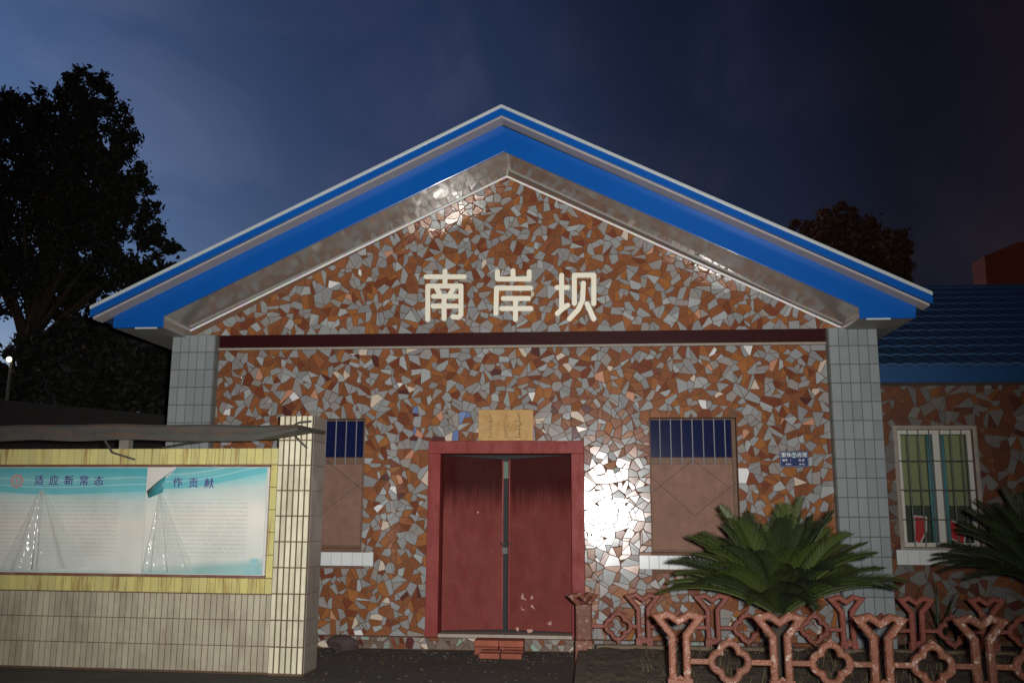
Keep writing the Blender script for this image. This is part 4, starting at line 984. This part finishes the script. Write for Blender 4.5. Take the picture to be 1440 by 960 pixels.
# ------------------------------------------------------------------ trees and dark background on the left
def tree(name, label, Y, trunk_u, blobs, nleaf, ls, m, seed, group, trunk_r=.3, z0=0):
    q = random.Random(seed); base = at(trunk_u, 560, Y); T = empty(name, (base.x, Y, z0)); tag(T, label, 'tree', group)
    rg = np.random.default_rng(seed)
    cs = []
    for (u, v, r) in blobs:
        c = at(u, v, Y); rm = r*(at(u+1, v, Y).x-c.x); cs.append((c.x-base.x, q.uniform(-.6,.6)*rm, c.z-z0, rm))
    top = max(c[2] for c in cs); b = MB(); mid = Vector((q.uniform(-.2,.2), 0, top*.45))
    b.tube([(0,0,0), (mid.x*.4,0,mid.z*.5), mid, (mid.x+.2,0,top*.8)], [trunk_r, trunk_r*.8, trunk_r*.6, trunk_r*.2], 9)
    for c in cs:
        s = Vector((mid.x*.8, 0, min(mid.z, c[2]*.7))); e = Vector(c[:3]); k = s.lerp(e,.5)+Vector((0,0,.15*c[3]))
        b.tube([s, k, e], [trunk_r*.32, trunk_r*.2, trunk_r*.06], 6)
    b.build('trunk', M_bark, T, smooth=True)
    tot = sum(c[3]**2 for c in cs); V = []
    for c in cs:
        k = int(nleaf*c[3]**2/tot); ncl = max(6, int(k/75))
        d = rg.normal(size=(ncl,3)); d /= np.linalg.norm(d,axis=1)[:,None]; rad = rg.uniform(.15,1,size=ncl)**.45
        cc = d*rad[:,None]*c[3]*np.array([1,.9,.95]) + np.array(c[:3])
        cl = rg.integers(0,ncl,k); P = cc[cl] + rg.normal(size=(k,3))*c[3]*rg.uniform(.05,.13,size=(k,1))
        V.append(P)
    P = np.concatenate(V); n = len(P)
    a = rg.normal(size=(n,3)); a /= np.linalg.norm(a,axis=1)[:,None]; bb = rg.normal(size=(n,3)); bb -= (bb*a).sum(1)[:,None]*a; bb /= np.linalg.norm(bb,axis=1)[:,None]
    s = ls*rg.uniform(.6,1.3,size=(n,1)); vv = np.empty((n,4,3)); vv[:,0] = P-a*s; vv[:,1] = P+bb*s*.42; vv[:,2] = P+a*s; vv[:,3] = P-bb*s*.42
    me = bpy.data.meshes.new('crown'); me.vertices.add(n*4); me.vertices.foreach_set('co', vv.reshape(-1)); me.loops.add(n*4); me.loops.foreach_set('vertex_index', np.arange(n*4, dtype=np.int32))
    me.polygons.add(n); me.polygons.foreach_set('loop_start', np.arange(0,n*4,4, dtype=np.int32)); me.materials.append(m); me.update(); me.validate()
    o = link('crown', me, T); return T
tree('broadleaf_tree', 'tall dark broadleaf tree rising above the notice board and low tree', 27, 30, [(128,135,38),(85,175,50),(150,190,48),(20,175,55),(100,250,75),(165,265,55),(195,310,45),(10,275,80),(120,340,66),(205,365,48),(55,388,54),(5,400,46),(105,405,36),(205,405,26),(160,385,34),(-60,200,90),(-60,340,80)], 80000, .105, M_leaf_dark, 3, 'dark trees beside the station', .38)
tree('broadleaf_tree', 'low dark rounded tree behind the notice board canopy', 22, 150, [(120,500,60),(180,500,55),(60,530,60),(230,520,60),(150,560,60),(20,570,50),(260,560,50),(100,480,35),(200,560,60)], 50000, .11, M_leaf_dark, 6, 'dark trees beside the station', .3)
tree('broadleaf_tree', 'round tree with red light painted into its leaves, showing over the roof slope beside the annex', 32, 1190, [(1160,325,34),(1200,335,42),(1130,330,26),(1240,365,40),(1185,300,18),(1255,390,32),(1150,380,50),(1210,400,50)], 30000, .11, M_leaf_red, 12, 'trees behind the roof', .3)
# low dark wall
wlw = MB(); a = at(-60,556,17.5); b_ = at(234,592,17.5)
wlw.prism([(a.x-6, 0), (b_.x+1.2, 0), (b_.x+1.2, b_.z), (a.x, a.z), (a.x-6, a.z)], 17.5, 17.7)
tag(wlw.build('boundary_wall', mat('dark_wall', (.03,.028,.026), .9, var=.3, bump=.3)), 'low dark boundary wall behind the notice board', 'wall')
# far lamp
lp = at(15,516,19.5); LM = empty('street_lamp', (lp.x, 19.5, 0)); tag(LM, 'distant lit street lamp glowing among the dark trees', 'street lamp')
MB().tube([(0,0,0),(0,0,lp.z+.2)], [.05,.03], 8).build('pole', M_darkbar, LM); MB().tube([(0,0,lp.z+.18),(.05,-.16,lp.z+.2)], .025, 6).build('arm', M_darkbar, LM)
import bmesh
bm = bmesh.new(); bmesh.ops.create_icosphere(bm, subdivisions=2, radius=.055); me = bpy.data.meshes.new('globe'); bm.to_mesh(me); bm.free(); me.materials.append(emit('lamp_globe', (1,.82,.45), 9)); link('globe', me, LM, (.05,-.16,lp.z+.15))
# far building on the right
FB = empty('far_building', (at(1440,420,45).x, 45, 0)); tag(FB, 'distant flat-roofed building with broad overhanging parapet beyond the annex roof', 'building')
fx = FB.location.x; xq0 = at(1386,380,45).x-fx; z0_ = at(1400,404,45).z; zA = at(1386,360,45).z; zB = at(1440,340,45).z
M_fb = mat('reddish_far_render', (.16,.075,.05), .9, var=.2)
MB().box(xq0+1.2, 16, .8, 1.4, 0, z0_).build('wall', M_fb, FB)
MB().prism([(xq0, z0_), (16.5, z0_), (16.5, zB+.3), (0, zB), (xq0, zA)], 0, 1.5).build('parapet', M_fb, FB)
# red-orange lamp of the yard off to the right, lighting the far tree and building
yl = bpy.data.lights.new('yard_lamp', 'POINT'); yl.energy = 500; yl.color = (1,.22,.08); yl.shadow_soft_size = .3
ylo = bpy.data.objects.new('yard_lamp', yl); C.objects.link(ylo); ylo.location = (30, 33, 9)

# leaf litter and grit on the ground before the door
q = random.Random(31); mb = MB()
for k in range(420):
    u = q.uniform(420,860); Yg = q.uniform(8.2, 11.25) if q.random() < .6 else q.uniform(10.6, 11.35); x = at(u,930,Yg).x
    if x > xs_-.15: continue
    r_ = q.uniform(.008,.03); a = q.uniform(0,6.28); h = q.uniform(.004,.016); vv = []
    for j in range(5): t = a+j*1.257; vv.append((x+r_*math.cos(t)*q.uniform(.6,1.2), Yg+r_*math.sin(t)*q.uniform(.6,1.2), .001))
    vv.append((x, Yg, h)); mb.add(vv, [(j,(j+1)%5,5) for j in range(5)], 0 if q.random() < .6 else 1)
tag(mb.build('ground_litter', [mat('grit', (.10,.088,.07), .9, var=.4), mat('dead_leaf', (.09,.05,.022), .8, var=.4)]), 'scattered grit and dead leaves on the ground by the door', 'litter', kind='stuff')
